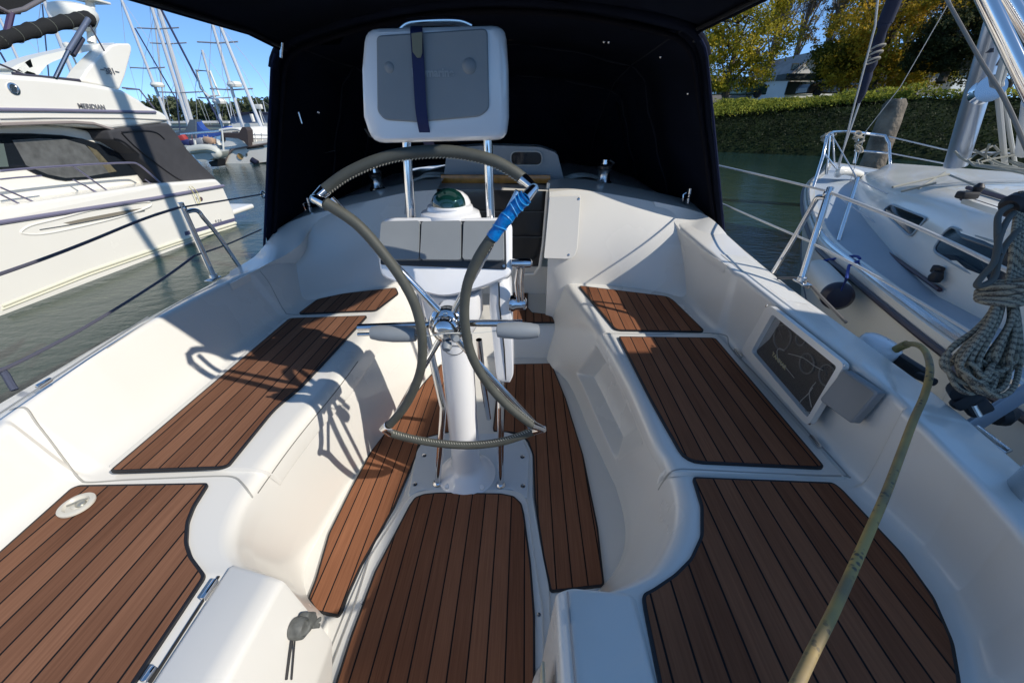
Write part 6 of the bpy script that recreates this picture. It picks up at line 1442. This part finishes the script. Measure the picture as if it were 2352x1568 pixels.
# ---------------------------------------------------------------- harbour to port: far wood, sheds, boats, masts
pts=[]
for i in range(9000):
    x=rb.uniform(-330,-60); y=260+rb.uniform(0,20); pts.append(Vector((x,y,WATER+rb.random()**.7*(8.5+2.0*sin(x*.11)+1.2*sin(x*.37)))))
v,f=leafmesh(pts,1.5,rb); m=MB(); m.add(v,f); props(m.build('far_woods',leafmat('far_leaf_hazed',(.06,.085,.05),(.15,.17,.09),None,.05),smooth=False),'low line of woods along the far shore','woods',kind='stuff')  # leaf colour lightened to paint distance haze
m=MB(); m.box((-200,275,WATER+.3),(420,14,1.6)); props(m.build('far_shore',mat('shore',(.10,.11,.06),.9),smooth=False),kind='structure')
def shed(label,x0,x1,yt,yb,Y):
    a=P(x0,yb,y=Y); b_=P(x1,yb,y=Y); zt=P(x0,yt,y=Y).z; t=thing('dock_shed',label,'shed',(a.x,Y,a.z)); m=MB(); m.box(((a.x+b_.x)/2,Y+3,(a.z+zt)/2),(b_.x-a.x,6,zt-a.z)); m.build('wall',mat('cream_shed',(.62,.60,.48),.7),t,smooth=False)
    m=MB(); m.box(((a.x+b_.x)/2,Y+2.9,zt+.1),(b_.x-a.x+.6,6.6,.25)); m.build('roof',mat('shed_roof',(.68,.66,.6),.6),t,smooth=False)
    m=MB(); m.box(((a.x+b_.x)/2,Y-.03,(a.z+zt)/2+.1),(b_.x-a.x-.3,.05,.22)); m.build('wall_band',mat('shed_band',(.3,.24,.24),.6),t,smooth=False)
shed('long cream boat shed roofline left of the blue sail cover',385,452,283,305,70); shed('cream covered berth building right of the blue sail cover',462,530,283,300,72)
def mast(label,top,bot,Y,r=.09,spread=(),col=None,extras=(),cat='mast'):
    b0=P(*bot,y=Y); h=P(*top,y=Y).z; tp=Vector((b0.x,Y,h)); lean=P(*top,y=Y); tp.x=b0.x+(lean.x-b0.x)
    t=thing('yacht_mast',label,cat,b0,0,'masts of the yachts across the basin'); m=MB(); m.tube([b0-Vector((0,0,.6)),tp],[r,r*.8],8); m.build('spar',col or mat('mast_white',(.62,.63,.64),.35,metal=.2),t)
    for py,w_ in spread:
        k=(py-bot[1])/(top[1]-bot[1]); c=b0.lerp(tp,k); MB().tube([c+Vector((-w_,0,.05)),c,c+Vector((w_,0,.05))],.035,5).build('spreader',mat('mast_grey',(.3,.32,.36),.4),t)
    for s in (-1,1):
        MB().tube([b0+Vector((s*1.3,0,.3)),b0.lerp(tp,.55)+Vector((s*.9,0,0)),tp],.012,4).build('shroud',mat('wire_grey',(.3,.33,.38),.5),t)
    for kind,py in extras:
        k=(py-bot[1])/(top[1]-bot[1]); c=b0.lerp(tp,k)
        if kind=='radar': m=MB(); m.lathe([(.0,-.12),(.3,-.1),(.34,.0),(.28,.12),(0,.15)],c+Vector((.35,-.2,0)),n=16); m.build('radome',SAILWHITE,t)
        else: m=MB(); m.tube([c+Vector((-.6,0,.1)),c+Vector((-.5,0,.9)),c+Vector((.2,0,.85)),c+Vector((.3,0,-.2)),c+Vector((-.3,0,-.25)),c+Vector((-.6,0,.1))],.06,5); m.build('reflector',SAILWHITE,t)
    return t
mast('tall white mast, second from the left of the group above the flybridge',(277,-5),(380,262),26,.08,((150,1.0),),extras=(('radar',190),))
mast('thin white mast crossing behind the tall pair over the flybridge end',(354,36),(371,252),30,.05)
mast('left mast of the close tall pair above the blue sail cover',(343,0),(436,300),27,.10,((60,1.2),(205,1.3)))
mast('thick right mast of the close tall pair above the blue sail cover',(361,8),(444,300),28,.14,((93,1.1),(205,1.4)))
mast('mast with white radar reflector frame and radome',(464,115),(512,300),24,.07,((223,.9),),extras=(('frame',205),('radar',230)))
mast('white mast of the catamaran left of the sprayhood',(486,50),(560,300),23,.08,((95,1.0),(200,1.1)),extras=(('radar',188),))
mast('white mast nearest to the sprayhood edge',(506,60),(606,296),22,.085)
mast('white mast behind the rolled curtain, left of the radome',(96,-10),(172,190),20,.08)
mast('white mast at the far left edge behind the radar arch',(-2,40),(45,150),22,.06)
mast('faint thin mast low over the trawler flybridge',(522,200),(532,280),45,.05)
mast('second faint thin mast over the trawler flybridge',(604,232),(612,272),45,.05)
mast('small faint mast above the cream shed',(518,232),(534,290),60,.06)
mast('dark thin mast or stay left of the mast pair',(402,190),(408,300),34,.05,col=mat('wire_dark',(.05,.07,.13),.5))
line('forestay',[P(366,14,y=25),P(507,286,y=25)],.05,mat('furled_navy',(.02,.03,.09),.7),'long dark blue furled forestay slanting down across the mast group',cat='stay')
line('forestay',[P(310,65,y=27),P(430,272,y=27)],.035,mat('furled_navy',(.02,.03,.09),.7),'thinner dark furled forestay slanting behind the tall mast pair',cat='stay')
line('backstay',[P(0,120,y=18),P(20,155,y=18)],.03,mat('furled_navy',(.02,.03,.09),.7),'short dark stay at the left edge above the windscreen',cat='stay')
line('backstay',[P(97,10,y=18),P(112,175,y=18)],.02,mat('wire_dark',(.05,.07,.13),.5),'thin dark vertical stay behind the rolled curtain',cat='stay')
# booms with sail covers
bm_=thing('sail_cover','blue and slate stack pack sail cover on a boom beyond the canvas enclosure','sail cover',P(440,300,y=22))
m=MB(); 
def prism(pix,Y,d):
    a=[P(x,y,y=Y) for x,y in pix]; n=len(a); f=[v+Vector((0,d,0)) for v in a]; m=MB(); m.add(a+f,[tuple(range(n)),tuple(range(n,2*n))[::-1]]+[(i,n+i,n+(i+1)%n,(i+1)%n) for i in range(n)]); return m
prism([(398,305),(425,300),(436,275),(448,275),(450,322),(425,321),(405,318)],22,.4).build('cover_front',mat('cover_slate',(.09,.12,.15),.8,noise=.15,nscale=3),bm_)
prism([(448,275),(460,293),(470,300),(520,299),(520,306),(456,322),(450,322)],22.1,.4).build('cover_side',mat('cover_blue',(.02,.07,.30),.8,noise=.2,nscale=3),bm_)
b2_=thing('sail_cover','small bright blue sail cover end beside the dark furled forestay','sail cover',P(516,300,y=21)); prism([(511,291),(520,290),(528,302),(520,312),(513,306)],21,.4).build('cover_side',mat('cover_blue',(.02,.07,.30),.8,noise=.2,nscale=3),b2_)
b3_=thing('sail_cover','brown black sail cover on the catamaran boom','sail cover',P(540,310,y=19.2)); prism([(512,305),(548,307),(556,292),(562,292),(568,300),(571,338),(560,325),(545,318),(515,316)],19.2,.4).build('cover_side',mat('cover_brown',(.05,.04,.04),.85),b3_)
# catamaran, stern to us
Yc=19.5; ct=thing('catamaran','white catamaran with dark windows and round emblem on its hull, left of the sprayhood','catamaran',P(560,375,y=Yc))
prism([(500,352),(512,340),(560,330),(640,318),(700,310),(700,372),(610,372),(520,384),(498,383)],Yc,2.2).build('hull',WHITEHULL,ct)
prism([(505,327),(508,300),(540,293),(560,304),(575,318),(640,318),(640,326),(560,333),(512,338)],Yc+.5,2.5).build('coach_roof',WHITEHULL,ct)
prism([(507,305),(516,305),(517,325),(508,325)],Yc+.47,.03).build('door',DARKBOX,ct)
prism([(533,303),(546,302),(553,316),(536,318)],Yc+.47,.03).build('window',GLASSDK,ct)
prism([(552,304),(560,304),(573,316),(562,317)],Yc+.45,.03).build('window',GLASSDK,ct)
prism([(564,337),(600,331),(607,338),(568,343)],Yc-.04,.05).build('window',GLASSDK,ct)
prism([(498,345),(530,341),(520,352),(512,384),(498,383)],Yc-.05,.08).build('transom_step',SAILWHITE,ct)
m=MB(); m.tube([P(x,y,y=Yc-.06) for x,y in ((513,383),(525,352),(535,343),(640,325),(700,318))],.035,6); m.build('rub_rail',mat('rail_brown',(.22,.17,.15),.5),ct)
c=P(553,365,y=Yc-.03); m=MB(); m.lathe([(.0,-.004),(.13,-.004),(.13,.004),(0,.006)],c+Vector((0,0,.1)),axis=(0,-1,0),n=20); m.build('emblem',mat('emblem_gold',(.55,.33,.12),.6),ct)
text('emblem_lettering','· · · · · ·',.16,c+Vector((0,-.01,-.14)),basis((1,0,0),(0,0,1)),mat('letter_bluegrey',(.2,.22,.3),.6),ct)
prism([(564,353),(568,353),(568,358),(564,358)],Yc-.03,.05).build('vent',DGREY,ct)
m=MB(); a=P(578,367,y=Yc-.2); m.tube([a,P(591,375,y=Yc-.2)],.13,10); props(m.build('fender',mat('fender_navy',(.01,.012,.03),.4)),'small dark fender hanging on the catamaran side','fender')
m=MB()
for x in (570,585,600,620): m.tube([P(x,306,y=Yc+.2),P(x+4,328,y=Yc+.2)],.02,5)
m.tube([P(566,310,y=Yc+.2),P(660,312,y=Yc+.2)],.02,5); m.tube([P(568,318,y=Yc+.2),P(660,320,y=Yc+.2)],.015,5); m.build('guard_rail',CHROME2,ct)
m=MB(); m.tube(catmull([P(x,y,y=Yc+.3) for x,y in ((505,300),(530,296),(545,297),(553,300),(565,312),(575,322))],4),.06,8); m.build('roof_edge',WHITEHULL,ct)
# flybridge trawler behind
Yt=27; tw=thing('motor_cruiser','white motor cruiser with navy clear screened flybridge behind the catamaran','motor cruiser',P(570,330,y=Yt))
prism([(507,303),(525,289),(545,283),(610,283),(700,290),(700,360),(540,345),(540,312),(515,312)],Yt,4).build('hull',WHITEHULL,tw)
prism([(530,270),(535,263),(560,260),(610,261),(660,264),(660,290),(600,284),(545,285),(528,284)],Yt+.4,3).build('flybridge_screen',mat('screen_blue',(.12,.17,.27),.3),tw)
prism([(532,266),(545,259),(575,257),(612,259),(660,263),(660,267),(600,263),(560,263),(535,268)],Yt+.2,3.4).build('bimini',mat('sailcover_navy',(.012,.016,.04),.85),tw)
prism([(565,305),(580,303),(592,313),(560,314)],Yt-.05,.06).build('window',GLASSDK,tw); prism([(594,306),(640,306),(640,322),(606,316)],Yt-.05,.06).build('window',GLASSDK,tw)
m=MB(); c=P(595,252,y=Yt); m.tube([c-Vector((0,0,.8)),c],.04,6); m.box(c+Vector((0,0,.15)),(.45,.2,.25),bev=.03); m.build('antenna_box',SAILWHITE,tw)
m=MB(); c=P(578,268,y=Yt-.3); m.tube([P(577,262,y=Yt-.3),P(583,280,y=Yt-.3)],.10,6); m.build('rolled_cover',WHITEHULL,tw)
# inflatable tender and small boats
Yr=17.5; rb_=thing('inflatable_tender','grey white inflatable tender slung beside the catamaran','inflatable boat',P(468,358,y=Yr))
m=MB(); m.tube(catmull([P(x,y,y=Yr) for x,y in ((436,346),(455,342),(475,341),(492,345),(500,352),(494,357))],5),.16,12); m.build('tube',mat('hypalon',(.55,.56,.5),.5),rb_)
prism([(440,348),(494,350),(490,364),(478,370),(462,372),(450,366)],Yr+.02,.9).build('hull',mat('hypalon',(.55,.56,.5),.5),rb_)
m=MB(); m.tube(catmull([P(x,y,y=Yr-.17) for x,y in ((438,347),(460,344),(480,344),(496,350))],4),.012,5); m.build('rubbing_strake',mat('strake_pale',(.4,.4,.3),.5),rb_)
prism([(478,372),(500,366),(500,383),(486,383)],Yr+.3,.5).build('outboard_leg',BLACK,rb_)
Ys=20.5; sb_=thing('sailing_yacht','cluttered white cruising yacht with red and blue deck gear below the blue sail cover','sailboat',P(450,345,y=Ys))
prism([(405,322),(425,326),(448,333),(500,334),(500,350),(440,350),(420,338)],Ys,2).build('hull',WHITEHULL,sb_)
prism([(430,330),(438,322),(470,322),(488,326),(492,336),(440,334)],Ys-.1,1).build('cabin',SAILWHITE,sb_)
rc_=random.Random(14)
for i,(nm,colr) in enumerate((('deck_bag',(.35,.04,.04)),('deck_bag',(.02,.03,.12)),('jerrycan',(.5,.5,.45)),('deck_bag',(.04,.04,.09)),('outboard',(.3,.32,.35)),('jerrycan',(.30,.05,.04)),('deck_bag',(.45,.3,.2)),('fender_pile',(.65,.65,.6)))):
    c=P(418+i*10.5,(319,327,340,331,325,341,323,338)[i],y=Ys-.3); m=MB(); m.box(c,(.45,.3,.28),Matrix.Rotation(rc_.uniform(-.4,.4),3,'Y'),bev=.08); m.build(nm,mat('gear_%d'%i,colr,.7),sb_)
m=MB()
for x in range(405,500,9): m.tube([P(x,312+rc_.uniform(-4,4),y=Ys-.2),P(x+3,338,y=Ys-.2)],.02,5)
m.tube([P(400,322,y=Ys-.2),P(500,330,y=Ys-.2)],.02,5); m.tube([P(415,309,y=Ys-.2),P(480,303,y=Ys-.2),P(520,300,y=Ys-.2)],.05,6); m.build('boom_and_rails',CHROME2,sb_)
m=MB(); m.tube([P(510,300,y=18.5),P(512,322,y=18.5),P(514,352,y=18.5)],.035,6); m.tube([P(447,322,y=18.5),P(452,352,y=18.5)],.05,6); m.build('davit_post',SAILWHITE,ct)
pts=None
